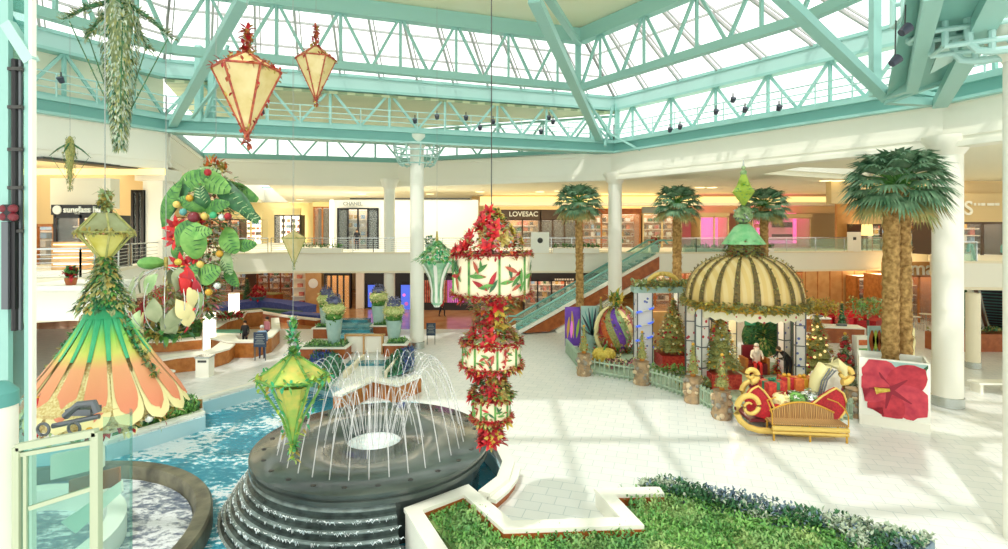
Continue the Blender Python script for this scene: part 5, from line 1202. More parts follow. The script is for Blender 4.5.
t = thing('armchair', 'dark high-backed armchair under the seated person in red and white', 'chair', (X(754, D2), D2, .12)); part('seat', MB().m('maroon').box((0, 0, .28), (.9, .8, .5)), t); part('backrest', MB().m('maroon').box((0, .4, .85), (.8, .16, .8)), t)
for s in (-1, 1): part('armrest', MB().m('wood').box((s * .5, 0, .4), (.14, .75, .75)), t)
def santa_x(t, s_):
    part('hat', MB().m('red').lathe([(.115, .8), (.1, .88), (.05, .98), (0, 1.04)], n=12).xf(Matrix.Translation((0, 0, .42 + .0))), t)
    part('beard', MB().m('cloth_white').ball((0, -.1, 1.12), .12, 10, sz=1.5), t); part('fur_trim', MB().m('cloth_white').lathe([(.125, 1.2), (.13, 1.25), (.115, 1.28)], n=12), t)
person('white-bearded person in a red and white suit seated in the pavilion', (X(754, D2), D2 - .25, .14), R(-15), 1.9, 'sit', ('red_bright', 'cloth_white', 'skin'), hair='hair_grey', extra=santa_x)
person('person in black bending forward beside the foliage heap in the pavilion', (X(789, 24.6), 24.6, .12), R(-75), 1.75, 'bend', ('cloth_black', 'cloth_black', 'skin'))
D3 = 25.4; t = thing('photo_umbrella', 'dark blue-grey photo umbrella on a stand at the left inside the pavilion', 'umbrella', (X(715, D3), D3, .12)); c_ = V((0, 0, 2.75))
part('canopy', MB().m('navy').lathe([(0, .35), (.3, .3), (.55, .15), (.68, -.05)], n=16).xf(Matrix.Translation(c_) @ Matrix.Rotation(R(28), 4, 'Y') @ Matrix.Rotation(R(25), 4, 'X')), t); part('pole', MB().m('black').tube([(0, 0, 0), (0, 0, 2.9)], .03), t)
for k in range(3): a = 2 * pi * k / 3; part('leg', MB().m('black').tube([(0, 0, .5), (.4 * cos(a), .4 * sin(a), 0)], .02), t)
person('figure in a bright red coat standing under the photo umbrella', (X(711, 26.2), 26.2, .14), R(20), 1.95, 'stand', ('cloth_black', 'red_bright', 'skin'))
# presents
def gift(px, py, D, s, m1, m2, label, rz=0, ball=False, z=None):
    z0 = Z(py, D) if z is None else z; t = thing('gift_box' if not ball else 'wrapped_bundle', label, 'gift', (X(px, D), D, z0), rz)
    if ball:
        part('bundle', MB().m(m1).ball((0, 0, s[2] / 2), s[0] / 2, 14, sz=s[2] / s[0]), t); q = MB(); foliage(q, lambda: (V((0, 0, s[2] * .5)) + rdir() * s[0] * .48, rdir(.2)), 70, [m1, m2], .16, .12); part('bow', q, t); return t
    part('box', MB().m(m1).box((0, 0, s[2] / 2), s), t); e = .012; q = MB().m(m2).box((0, 0, s[2] / 2), (s[0] * .18, s[1] + e, s[2] + e)); q.box((0, 0, s[2] / 2), (s[0] + e, s[1] * .18, s[2] + e)); q.ball((-.08, 0, s[2] + .05), .08, 8); q.ball((.08, 0, s[2] + .05), .08, 8); part('ribbon', q, t); return t
# sleigh
D = 18.4; t = thing('sleigh', 'red and gold sleigh with big scrolls behind the slatted gold bench', 'sleigh', (X(795, D), D, 0)); SLG = t
def sx(px, d=D): return X(px, d) - t.location.x
def shell(pp, y0, y1, m_): q = MB().m(m_); k = len(pp); q.add([(p[0], y0, p[1]) for p in pp] + [(p[0], y1, p[1]) for p in pp], [tuple(range(k)), tuple(range(2 * k - 1, k - 1, -1))] + [(i, k + i, k + (i + 1) % k, (i + 1) % k) for i in range(k)]); return q
def pxz(l, d=D): return [(sx(a, d), Z(b, d)) for a, b in l]
fr = pxz([(745, 397), (752, 389), (758, 386), (764, 391), (770, 399), (774, 408), (774, 420), (765, 419), (755, 416), (748, 410)])
bk = pxz([(812, 404), (822, 396), (830, 391), (836, 388), (843, 393), (846, 401), (845, 411), (840, 418), (833, 421), (822, 421), (812, 418)])
mid = pxz([(770, 408), (774, 405), (812, 404), (815, 404), (815, 421), (770, 421)])
part('front_cheek', shell(fr[::-1], 0, .12, 'red'), t); part('back_cheek', shell(bk[::-1], 0, .12, 'red'), t); part('side_board', shell(mid[::-1], 0, .1, 'red'), t)
part('far_side', shell([(p[0] + .75, p[1]) for p in pxz([(745, 397), (758, 386), (774, 404), (812, 404), (836, 388), (846, 401), (840, 418), (822, 421), (755, 416)])][::-1], 1.3, 1.42, 'maroon'), t)
part('floor_board', MB().m('maroon').box((sx(795), .7, .42), (3.0, 1.3, .1)), t)
for pp, nm in ((fr, 'front'), (bk, 'back')): part('gold_edge', MB().m('gold_pale').tube([(p[0], -.02, p[1]) for p in pp[:8]], .035, 6), t)
def spiral(cx, cz, r, turns, a0, dr=1): return [(cx + r * (1 - .78 * i / 30) * cos(a0 + dr * turns * 2 * pi * i / 30), cz + r * (1 - .78 * i / 30) * sin(a0 + dr * turns * 2 * pi * i / 30)) for i in range(31)]
run = [(sx(846), Z(434, D)), (sx(800), Z(431, D)), (sx(775), Z(428.5, D)), (sx(758), Z(427.5, D)), (sx(747), Z(424, D)), (sx(740), Z(418, D)), (sx(736.5), Z(411, D)), (sx(738), Z(403.5, D))]
sc = spiral(sx(749.5), Z(404, D), X(761.8, D) - X(749.5, D), 1.35, pi * .98, -1)
for y, o_ in ((-.25, -.1), (1.45, .8)): part('runner', MB().m('gold_pale').tube([(a + o_, y, b) for a, b in run + sc], [.105] * len(run) + [.105 - .0025 * i for i in range(31)], 10), t)
for px, py, r, a0, dr in ((751, 380, 7.5, -.5 * pi, 1), (848, 379, 9, -.6 * pi, 1)):
    u = X(504 + r, D); part('scroll', MB().m('gold_pale').tube([(a + .3, .65, b) for a, b in spiral(sx(px), Z(py, D), u, 1.3, a0, dr)], [.12 - .0025 * i for i in range(31)], 10), t)
part('back_rest', MB().m('petal_cream').tube([(sx(825), .65, Z(402, D)), (sx(828), .65, Z(385, D)), (sx(836), .65, Z(372, D)), (sx(847), .65, Z(367, D)), (sx(855), .65, Z(373, D)), (sx(857), .65, Z(381, D))], [.2, .24, .25, .22, .16, .08], 12), t)
for k in range(3): o_ = -.25 + k * .24; part('rest_stripe', MB().m('silver_dark').tube([(sx(824 + 2 * k) , .34, Z(400, D)), (sx(827 + 3 * k), .31, Z(384 - 1 * k, D)), (sx(836 + 3 * k), .34, Z(371 + k, D))], .025, 6), t)
gift(772, 396, 19.2, (.75, .6, .55), 'red_box', 'present_green', 'red present with wide green ribbon standing at the front of the sleigh', R(15)); gift(786.5, 388, 19.6, (.5, .5, .42), 'red', 'gold', 'small plain red present in the middle of the sleigh', R(-10)); gift(802, 389, 19.5, (.8, .5, .42), 'orange', 'gold', 'orange present with gold ribbon in the sleigh', R(4))
gift(780.5, 408, 18.7, (.62, .5, .55), 'petal_cream', 'poinsettia', 'round cream bundle dotted red in the front of the sleigh', 0, True); gift(796, 407, 18.75, (.6, .5, .52), 'leaf_light', 'cloth_white', 'round green and white bundle in the middle of the sleigh', 0, True); gift(811, 406, 18.8, (.62, .5, .5), 'silver', 'leaf_pale', 'round silvery bundle at the back of the sleigh', 0, True)
t = thing('gift_sack', 'white sack standing in the sleigh, the left one with a pointed top', 'sack', (X(817, 19.6), 19.6, Z(398, 19.6))); part('sack', MB().m('sack_white').lathe([(0, 0), (.3, .02), (.36, .4), (.26, .75), (.18, .95), (.0, .98)], n=14), t); part('tie', MB().m('gold').lathe([(.2, .84), (.21, .87), (.19, .9)], n=12), t)
t = thing('gift_sack', 'grey and white striped sack beside the big yellow scroll of the sleigh', 'sack', (X(830, 19.9), 19.9, Z(396, 19.9))); part('sack', MB().m('sack_white').lathe([(0, 0), (.3, .02), (.4, .5), (.3, .9), (.15, 1.1), (0, 1.12)], n=14), t); part('tie', MB().m('silver_dark').lathe([(.24, .94), (.25, .98), (.22, 1.0)], n=12), t)
# bench
D = 17.75; cx_ = X(809, D); wb_ = (X(845, D) - X(773, D)); t = thing('bench', 'slatted gold bamboo bench with an arched back in front of the sleigh', 'bench', (cx_, D, 0), R(-6)); seat_z = .52
n_ = 24; q = MB().m('bamboo')
for k in range(n_):
    s = (k + .5) / n_; x = (s - .5) * wb_ * .86; zt_ = seat_z + .05 + .5 * sin(pi * (.12 + .76 * s)); q.tube([(x, .5, seat_z + .02), (x, .56, zt_)], wb_ * .86 / n_ * .5, 6)
part('backrest', q, t, 'upright bamboo slats with an arched top')
part('back_rail', MB().m('gold').tube([((s - .5) * wb_ * .88, .56, seat_z + .07 + .5 * sin(pi * (.12 + .76 * s))) for s in [i / 16 for i in range(17)]], .035, 6), t)
q = MB().m('bamboo')
for k in range(8): q.tube([(-wb_ / 2, k * .075 - .05, seat_z + .02), (wb_ / 2, k * .075 - .05, seat_z + .02)], .036, 6)
part('seat', q, t); part('front_rail', MB().m('gold_pale').tube([(-wb_ / 2, -.1, seat_z - .1), (wb_ / 2, -.1, seat_z - .1)], .08, 8), t); part('front_rail', MB().m('gold_pale').tube([(-wb_ / 2, -.1, seat_z - .24), (wb_ / 2, -.1, seat_z - .24)], .05, 8), t)
for x in (-wb_ / 2 + .05, 0, wb_ / 2 - .05):
    for y in (-.08, .5): part('leg', MB().m('gold').tube([(x, y, 0), (x, y, seat_z)], .035, 6), t)
for s in (-1, 1): part('armrest', MB().m('gold').tube([(s * wb_ / 2, -.08, seat_z), (s * wb_ / 2, -.08, seat_z + .35), (s * wb_ / 2, .1, seat_z + .5), (s * wb_ / 2 * .96, .5, seat_z + .62), (s * wb_ / 2 * .7, .56, seat_z + .72)], .022, 6), t)
# behind the village, right
D = 31.0; t = thing('bonsai_tree', 'small tree with a round yellow crown behind the lit golden tree', 'tree', (X(817, D), D, 0)); part('trunk', MB().m('brown_dark').tube([(0, 0, 0), (.1, 0, 1.2), (-.05, 0, 2.0)], [.12, .09, .06]), t)
q = MB(); foliage(q, lambda: (V((0, 0, 2.45)) + V((V(rdir()).x * .95, V(rdir()).y * .7, V(rdir()).z * .4)), rdir(.3)), 520, ['yellow_flower', 'gold_leaf'], .24, .13); part('crown', q, t)
D = 30.5; t = thing('shrub_tree', 'small pale green leafy tree between the red sofa and the palm trunk', 'tree', (X(868, D), D, 0)); part('trunk', MB().m('brown_dark').tube([(0, 0, 0), (0, 0, 1.8)], .07), t)
q = MB(); foliage(q, lambda: (V((0, 0, 2.5)) + V((V(rdir()).x * .9, V(rdir()).y * .7, V(rdir()).z * .5)), rdir(.3)), 420, ['leaf_pale', 'leaf_light', 'gold_leaf'], .25, .12); part('crown', q, t)
def sofa(pts, label):
    t = thing('curved_sofa', label, 'sofa', (*pts[0], 0)); o = V(pts[0]); s = MB().m('red'); b = MB().m('red_bright')
    for a, c_ in zip(pts, pts[1:]): a = V(a) - o; c_ = V(c_) - o; s.beam(v3(a, .28), v3(c_, .28), .95, .5); dd = (c_ - a).normalized(); nn = V((-dd.y, dd.x)) * .45; b.beam(v3(a + nn, .65), v3(c_ + nn, .65), .3, .6)
    part('seat', s, t); part('backrest', b, t)
sofa([Gp(818, 322), Gp(834, 324), Gp(852, 325), Gp(872, 322)], 'long curved red sofa on the floor behind the village'); sofa([Gp(858, 327), Gp(868, 328), Gp(876, 325)], 'short red sofa section nearest the palm trunk')
t = thing('planter_wall', 'dark wooden planter wall with shrubs behind the red sofa', 'planter', (*Gp(838, 312), 0)); part('wall', MB().m('wood_red').box((0, 0, .5), (7.5, 1.0, 1.0)), t)
q = MB(); foliage(q, lambda: (V((rnd(-3.6, 3.6), rnd(-.4, .4), 1.1 + rnd(0, .5))), rdir(.5)), 700, ['leaf', 'olive', 'brown_dark', 'leaf_dark'], .35, .15); part('shrubs', q, t)
def table(px, py, w_, d_, label, rz=0):
    g = G(px, py, .95); t = thing('counter_table', label, 'table', (g.x, g.y, 0), rz); part('tabletop', MB().m('white').box((0, 0, .93), (w_, d_, .08)), t); part('body', MB().m('wood_red').box((0, 0, .45), (w_ - .1, d_ - .1, .9)), t)
    q = MB(); q.m('silver_dark').box((.2, 0, 1.03), (.5, .3, .12)); q.m('cloth_white').box((-.5, 0, 1.0), (.3, .2, .06)); part('till', q, t)
table(838, 326, 2.6, 1.2, 'white-topped service counter with red-brown sides behind the lit golden tree', R(-12)); table(815, 317, 1.6, 1.1, 'smaller white-topped counter left of the service counter', R(-5))
cone_tree(842, 36, 0.0, 2.0, .45, 'dark green cone tree in the planter behind the red sofa', ['leaf_dark', 'pine'], n=300, name='conical_tree'); cone_tree(966, 31, 1.01, 2.6, .75, 'dark green cone tree in the wooden planter right of the right-hand column', ['leaf_dark', 'pine'], n=500, name='conical_tree')
cone_tree(791, 40, 0, 2.2, .55, 'small dark cone tree behind the pavilion dome', ['leaf_dark', 'pine'], n=200, name='conical_tree')
t = thing('planter_wall', 'long dark wooden planter right of the right-hand column', 'planter', (X(970, 31), 31, 0)); part('wall', MB().m('wood_red').box((.3, 0, .5), (5.0, 1.0, 1.0)), t); q = MB(); foliage(q, lambda: (V((rnd(-2.2, 2.6), rnd(-.4, .4), 1.1)), rdir(.8)), 240, ['leaf_dark', 'olive'], .25, .1); part('plants', q, t)
# cafe tables and chairs
def cafe_chair(loc, rz, label):
    t = thing('cafe_chair', label, 'chair', loc, rz, 'white metal cafe chairs between palm and column'); part('seat', MB().m('silver').box((0, 0, .45), (.42, .42, .04)), t); q = MB().m('silver').tube([(-.2, .2, .45), (-.2, .24, .85), (.2, .24, .85), (.2, .2, .45)], .025); part('backrest', q, t)
    for x in (-.19, .19):
        for y in (-.19, .19): part('leg', MB().m('silver').tube([(x, y, 0), (x, y, .45)], .018, 5), t)
    return t
for k, (px, py) in enumerate(((909, 326), (922, 330), (931, 325), (917, 320))): g = G(px, py); cafe_chair(g, R(40 + 80 * k), 'white metal cafe chair by the small tables, %s of four' % ['leftmost', 'nearest', 'rightmost', 'farthest'][k])
for k, (px, py) in enumerate(((914, 327), (926, 324))):
    g = G(px, py); t = thing('cafe_table', ['nearer small round white cafe table left of the right-hand column', 'farther small round white cafe table left of the right-hand column'][k], 'table', g); part('tabletop', MB().m('white').lathe([(0, .72), (.42, .72), (.42, .75), (0, .75)], n=18), t); part('leg', MB().m('silver').tube([(0, 0, 0), (0, 0, .72)], .04), t)
t = thing('low_bench', 'low white bench on the floor at the far right behind the near column', 'bench', (*G(992, 392)[:2], 0)); t.name = 'bench'; part('seat', MB().m('white').box((0, 0, .42), (1.6, .6, .08)), t); [part('leg', MB().m('cream').box((s * .65, 0, .19), (.12, .5, .38)), t) for s in (-1, 1)]
t = thing('wall_panel_stand', 'narrow cream display stand of patterned tiles left of the printed planter box', 'display stand', (*G(861, 392)[:2], 0)); t.name = 'display_stand'
part('frame', MB().m('cream').box((0, 0, 1.2), (.55, .35, 2.4)), t); q = MB()
for k in range(6): q.m('orange' if k % 2 else 'leaf_light').box((0, -.19, .35 + k * .36), (.42, .03, .22))
part('tile', q, t, kind='stuff').name = 'tile_row'
# =====================================================================  HANGING ORNAMENTS
def wire(t, z_from, top=17.9, off_=(0, 0)):
    z0 = t.location.z; part('wire', MB().m('dark_grey' if t.name.startswith('stacked') else 'grey').tube([(off_[0], off_[1], z_from), (off_[0], off_[1], top - z0)], .012 if t.name.startswith('stacked') else .006, 5), t)
def diamond(px, y_top, y_mid, y_bot, hw, D, label, body, trim, nf=6, finial=1.0, topcol=None, leafm=('poinsettia', 'orange_trim'), group=None, roof=None, density=1.0, name='hanging_lantern', wtop=17.9, rot=.3, slim=False):
    """faceted kite-shaped lantern: y_mid widest, y_bot tip, y_top finial top"""
    zm = Z(y_mid, D); t = thing(name, label, 'hanging ornament', (X(px, D), D, zm)); r = hw * D / F; zb = Z(y_bot, D) - zm; zt = Z(y_top, D) - zm; sh = (zt) * .45
    lo = MB().m(body); lo.smooth = False
    ring = [(r * cos(rot + 2 * pi * i / nf), r * sin(rot + 2 * pi * i / nf), 0) for i in range(nf)]
    for i in range(nf):
        a, b = ring[i], ring[(i + 1) % nf]
        if slim: a = (a[0] * .5, a[1] * .5, zb * .12); b = (b[0] * .5, b[1] * .5, zb * .12)
        lo.add([a, b, (0, 0, zb)], [(0, 2, 1)])
    part('shade', lo, t)
    up = MB().m(roof or body); up.smooth = False
    for i in range(nf):
        a, b = V(ring[i]), V(ring[(i + 1) % nf]); c_ = a * .34 + V((0, 0, sh * .65)); d = b * .34 + V((0, 0, sh * .65)); e = V((0, 0, sh)); up.add([a, b, d, c_, e], [(0, 1, 2, 3), (3, 2, 4)])
    part('roof', up, t)
    q = MB().m(trim)
    for i in range(nf):
        a, b = V(ring[i]), V(ring[(i + 1) % nf]); q.tube([a, b], r * .04, 5); q.tube([a, (a.x * .3, a.y * .3, zb * .55), (0, 0, zb)] if slim else [a, (0, 0, zb)], r * .04, 5); q.tube([a, a * .34 + V((0, 0, sh * .65)), (0, 0, sh)], r * .04, 5)
    part('frame', q, t)
    q = MB(); sz = r * .22
    def f():
        k = rnd(0, 1); i = RND.randrange(nf); a, b = V(ring[i]), V(ring[(i + 1) % nf])
        if k < .4: p = a.lerp(b, rnd(0, 1))
        elif k < .7: p = a.lerp(V((0, 0, zb)), rnd(0, 1) ** .8)
        else: p = a.lerp(V((0, 0, sh)), rnd(0, 1))
        return p + rdir() * r * .05, rdir(-.1)
    foliage(q, f, int(260 * density), leafm, sz, sz * .45); part('leaf_trim', q, t)
    q = MB(); foliage(q, lambda: (lambda s: (V((rnd(-1, 1), rnd(-1, 1), 0)) * r * .13 * (1.3 - s) + V((0, 0, sh * .8 + (zt - sh * .8) * s)), rdir(.5)))(rnd(0, 1)), int(110 * density), leafm if topcol is None else topcol, sz * 1.1, sz * .55)
    q.m(trim).tube([(0, 0, sh * .8), (0, 0, zt)], r * .05, 5); part('finial', q, t)
    q = MB().m(trim).ball((0, 0, zb), r * .08, 8); foliage(q, lambda: (V((0, 0, zb + rnd(-.3, .5) * r)) + rdir() * r * .05, rdir(-.5)), 40, leafm, sz, sz * .5); part('tip', q, t)
    wire(t, zt * .9, wtop); return t
diamond(247, 28, 70, 138, 32, 10.5, 'large cream diamond lantern trimmed with red leaves below the roof truss, upper left', 'lantern_cream', 'orange_trim', 6, leafm=('orange_trim', 'poinsettia', 'orange_trim', 'gold_leaf'))
diamond(316, 27, 59, 101, 19, 16.5, 'smaller cream diamond lantern with thin red edging right of the large one', 'lantern_cream', 'orange_trim', 6, leafm=('orange_trim', 'gold_leaf', 'poinsettia'), density=.8)
diamond(294, 222, 238, 265, 11, 24, 'tiny cream diamond lantern in front of the left corridor', 'lantern_cream', 'olive', 4, leafm=('leaf_pale', 'olive'), density=.4, wtop=14.5)
diamond(293, 322, 377, 449, 34, 11.5, 'yellow-green glassy diamond lantern hanging over the left side of the fountain', 'glass_leafy', 'leaf_light', 6, leafm=('leaf_light', 'lime', 'emerald', 'gold_leaf'), topcol=('leaf_light', 'emerald', 'silver'), roof='glass_leafy', density=1.3, slim=True)
# tassel-like green lantern in the middle
D = 21.0; t = thing('hanging_lantern', 'pale green tulip-shaped lantern with a leafy cap left of the red stacked lanterns', 'hanging ornament', (X(437, D), D, Z(262, D)))
q = MB().m('lantern_green').lathe([(.08, -1.75), (.22, -1.6), (.2, -1.1), (.28, -.6), (.5, -.2), (.66, 0)], n=10); part('shade', q, t)
q = MB()
for k in range(8): a = 2 * pi * k / 8; q.m('white').petal([(r * cos(a), r * sin(a), z) for r, z in ((.1, -1.75), (.25, -1.5), (.24, -1.1), (.34, -.6), (.56, -.2), (.8, .1))], [.04, .05, .05, .06, .07, .03], (0, 0, 1))
part('ribs', q, t); q = MB(); foliage(q, lambda: (lambda a, s: (V((cos(a) * .8 * (1 - s), sin(a) * .8 * (1 - s), .05 + s * .8)), V((cos(a), sin(a), -.4)) + rdir() * .4))(rnd(0, 2 * pi), rnd(0, 1)), 420, ['spire_green', 'leaf_light', 'leaf_pale', 'emerald'], .26, .12)
part('leafy_cap', q, t); part('finial', MB().m('gold_leaf').tube([(0, 0, .8), (0, 0, 1.2)], [.07, .03]), t); wire(t, 1.1, 15.6)
# green frond star, upper left
def star(px, y0, y1, D, hw, label, mats, ymid, n=1.0, spikes=5, wr=.09):
    zm = Z(ymid, D); t = thing('hanging_star', label, 'hanging ornament', (X(px, D), D, zm)); zt, zb = Z(y0, D) - zm, Z(y1, D) - zm; r = hw * D / F
    q = MB().m(mats[0]).lathe([(.01, zb), (.05 * r, zb * .8), (.14 * r, zb * .4), (.24 * r, 0), (.3 * r, zt * .4), (.2 * r, zt * .8), (.03, zt)], n=12)
    def f():
        s = rnd(0, 1); z = zb + (zt - zb) * s; rr = r * (.1 + .34 * min(1, s * 1.5)) * (1 if s < .85 else .6); a = rnd(0, 2 * pi); return V((cos(a) * rr * .9, sin(a) * rr * .9, z)), V((cos(a) * .5, sin(a) * .5, -.9))
    foliage(q, f, int(1500 * n), mats, r * .15, r * .035, .25); part('body', q, t)
    for k in range(spikes):
        a = 2 * pi * k / spikes + .35; e = V((cos(a) * r * 1.15, sin(a) * r * 1.15, 0)); q = MB().m('leaf_dark').tube([(0, 0, zt * .7), e * .6 + V((0, 0, zt * .35)), e], [r * .07, r * .05, r * .015], 5)
        foliage(q, lambda: (V((0, 0, zt * .7)).lerp(e, rnd(.2, 1)) + rdir() * r * .05, (e.normalized() + rdir() * .8)), int(80 * n), mats, r * .2, r * .05); part('arm', q, t)
        q = MB().m('leaf_dark').tube([e * .9, (e * .1) + V((0, 0, zb * .75))], r * .014, 5)
        foliage(q, lambda: ((e * .9).lerp((e * .1) + V((0, 0, zb * .75)), rnd(0, 1)), rdir()), int(24 * n), mats, r * .08, r * .03); part('stay', q, t)
    wire(t, zt * .9); return t
star(120, -16, 148, 8.5, 40, 'large frosted evergreen star with drooping spike at the upper left', ['pine', 'frost', 'frost', 'olive', 'leaf_dark', 'frost'], 34, n=1.7)
star(70, 136, 190, 20, 15, 'tiny evergreen star hanging in front of the left gallery soffit', ['olive', 'gold_leaf', 'leaf_dark'], 157, n=.3, spikes=4)
# ------ stacked lantern with the fluted petal skirt (left foreground)
D = 6.4; zc = Z(300, D); t = thing('hanging_lantern', 'large stacked lantern with an orange and green petal skirt at left foreground', 'hanging ornament', (X(105, D), D, zc)); SK = t
u = D / F
def sk(py): return Z(py, D) - zc
np_ = 16; r_top = .12; r_bot = 66 * u; zt0 = sk(303); zb0 = sk(392)
def skp(a, s, dz=0):
    r = r_top + (r_bot - r_top) * (s ** 1.12); z = zt0 + (zb0 - zt0) * (s ** .9) ; return V((r * cos(a), r * sin(a) * .9, z + dz))
q = MB().m('glitter')
q.lathe([(r_top, zt0 - .03), (r_bot * .40, zt0 + (zb0 - zt0) * .45 - .03), (r_bot * .97, zb0 - .02), (r_bot * .82, zb0 - .26), (r_bot * .35, zb0 - .42), (.05, zb0 - .46)], n=40); part('glitter_cone', q, t)
zgrad('petal_grad', [(0, 'e8906a'), (.36, 'eaa674'), (.5, 'd3d868'), (.66, '8fce58'), (.80, '3cb578'), (1, '22a273')], zb0, zt0)
for k in range(np_):
    a = 2 * pi * (k + .2) / np_; nout = V((cos(a), sin(a), .6)); q = MB(); m_ = 21
    for (nm, s0, s1, ws, lift) in (('petal_cream', .5, 1.13, .182, .0), ('petal_grad', .0, 1.07, .148, .012)):
        pts = []; wd_ = []
        for i in range(m_):
            s_ = s0 + (s1 - s0) * i / (m_ - 1); p = skp(a, s_) + nout * lift; rr_ = hypot(p.x, p.y / .9)
            if s_ > .95: p.z -= (s_ - .95) * .5
            e = i / (m_ - 1); end = math.sqrt(max(0, 1 - max(0, (e - .8) / .2) ** 2)); pts.append(p); wd_.append(max(.002, rr_ * ws * end * (min(1, .1 + 3 * e) if nm == 'petal_cream' else (.72 + .28 * min(1, s_ * 1.6)))))
        q.m(nm).petal(pts, wd_, nout, .02)
    part('petal', q, t)
for k in range(np_):
    a = 2 * pi * (k + .7) / np_; nout = V((cos(a), sin(a), .6)); part('green_stripe', MB().m('emerald').petal([skp(a, .05 + .5 * i / 6) + nout * .022 for i in range(7)], [.02 + .012 * (1 - i / 6) for i in range(7)], nout, .01), t)
part('collar', MB().m('emerald').lathe([(.04, zt0 + .1), (.10, zt0 + .04), (r_top * 1.1, zt0 + .01)] + [(hypot(*skp(0, s_)[:2]) + .03, skp(0, s_).z + .02) for s_ in (.04, .09, .14)], n=20), t)
q = MB(); gm = ['leaf_dark', 'leaf', 'pine', 'gold_leaf', 'olive']
foliage(q, lambda: (lambda a, s: (V((cos(a) * (.03 + .24 * (1 - s) ** 1.3), sin(a) * (.03 + .24 * (1 - s) ** 1.3), sk(308) + (sk(256) - sk(308)) * s)), V((cos(a), sin(a), -.7)) + rdir() * .5))(rnd(0, 2 * pi), rnd(0, 1)), 900, gm, .1, .04)
for a, e_ in ((pi + .1, .95), (-.12, .85), (1.6, 1)):
    foliage(q, lambda: (lambda s: (skp(a, s, .05) + rdir() * .035, rdir(-.1)))(rnd(0, e_)), 240, gm, .085, .035)
part('garland', q, t, 'leafy garland with gold leaves')
q = MB(); 
foliage(q, lambda: (lambda a: (V((cos(a) * r_bot * rnd(.6, 1.0), sin(a) * r_bot * rnd(.6, 1.0), zb0 - .12 - rnd(0, .2))), rdir(-.3)))(rnd(0, 2 * pi)), 420, ['gold_leaf', 'glitter', 'poinsettia', 'leaf_pale', 'petal_cream'], .1, .05)
for k in range(9): a = 2 * pi * k / 9 + .3; q.m(['red_bright', 'gold', 'silver'][k % 3]).ball((r_bot * 1.0 * cos(a), r_bot * 1.0 * sin(a), zb0 - .2), .05, 10)
part('underside_flowers', q, t); q = MB(); foliage(q, lambda: (V((0, -.05, sk(428))) + rdir() * .03, rdir()), 60, ['red_bright', 'poinsettia'], .12, .07); q.m('gold_leaf').tube([(0, 0, zb0 - .44), (0, -.05, sk(430))], .02); part('red_bow', q, t)
# upper diamond part of the stack
zt1, zm1, zb1 = sk(213), sk(232), sk(264); r1 = 26 * u; q = MB().m('lantern_olive'); nf = 6
ring = [(r1 * cos(.25 + 2 * pi * i / nf), r1 * sin(.25 + 2 * pi * i / nf), zm1) for i in range(nf)]
for i in range(nf): a_, b_ = ring[i], ring[(i + 1) % nf]; q.add([(a_[0] * .72, a_[1] * .72, zm1 - .03), (b_[0] * .72, b_[1] * .72, zm1 - .03), (0, 0, zb1)], [(0, 2, 1)])
part('shade', q, t); q = MB().m('roof_glass')
for i in range(nf): a, b = V(ring[i]), V(ring[(i + 1) % nf]); c_ = V((a.x * .3, a.y * .3, zt1)); d = V((b.x * .3, b.y * .3, zt1)); q.add([a, b, d, c_], [(0, 1, 2, 3)])
part('roof', q, t); q = MB().m('olive')
for i in range(nf): a, b = V(ring[i]), V(ring[(i + 1) % nf]); q.tube([a, b], .014, 5); q.tube([a, (0, 0, zb1)], .012, 5); q.tube([a, (a.x * .35, a.y * .35, zt1)], .012, 5)
part('frame', q, t); q = MB(); foliage(q, lambda: (V((rnd(-.05, .05), rnd(-.05, .05), rnd(zt1, sk(192)))), rdir(.4)), 180, ['gold_leaf', 'olive', 'leaf_pale'], .09, .04)
foliage(q, lambda: (lambda i, s: (V(ring[i]).lerp(V(ring[(i + 1) % nf]), s), rdir(-.2)))(RND.randrange(nf), rnd(0, 1)), 200, ['olive', 'gold_leaf'], .07, .03); part('finial', q, t); wire(t, sk(195))
# ------ round ornament of rings and petals
D = 9.0; u = D / F; t = thing('hanging_ornament', 'round open ornament of silver rings with red and green petals left of the flower cluster', 'hanging ornament', (X(166, D), D, Z(300, D)))
R1 = 33 * u
for k in range(6):
    a = pi * k / 6; part('ring', MB().m('silver').tube([(R1 * cos(b) * cos(a), R1 * cos(b) * sin(a), R1 * sin(b)) for b in [2 * pi * i / 32 for i in range(32)]], .008, 6, closed=True), t)
rr = random.Random(5)
for k in range(30):
    a = rr.uniform(0, 2 * pi); el = rr.uniform(-.9, .95); d = V((cos(a) * cos(el), sin(a) * cos(el), sin(el))); tg = (d.cross(V((0, 0, 1))).normalized() * rr.uniform(-.6, .6) + V((0, 0, 1))).normalized(); c_ = d * R1 * .98
    L = R1 * .72; pts = [c_ + tg * (L * (i / 8 - .5)) - d * (.35 * L * (i / 8 - .5) ** 2 * 2) for i in range(9)]
    part('petal', MB().m(['petal_sage', 'red_bright', 'leaf_pale', 'petal_sage', 'hib_red', 'petal_cream'][k % 6]).petal(pts, [0.008 + .13 * R1 / .58 * sin(pi * i / 8) for i in range(9)], d, .02), t)
q = MB(); foliage(q, lambda: (rdir() * R1 * .45, rdir()), 420, ['gold_leaf', 'cloth_pink', 'olive', 'leaf_pale'], .14, .03); part('core', q, t)
q = MB().m('leaf_light').ball((-.25, 0, R1 * 1.12), .2, 12, sz=.55); q.m('yellow_flower').ball((.2, 0, R1 * 1.15), .06, 8); q.m('gold_leaf').tube([(0, 0, R1 * .9), (0, 0, R1 * 1.3)], .03); part('crown', q, t)
q = MB(); foliage(q, lambda: (V((rnd(-.3, .3), rnd(-.3, .3), -R1 * .98)), rdir(.1)), 160, ['leaf_dark', 'leaf', 'gold_leaf'], .2, .08); part('lower_leaves', q, t); wire(t, R1, 17.4)
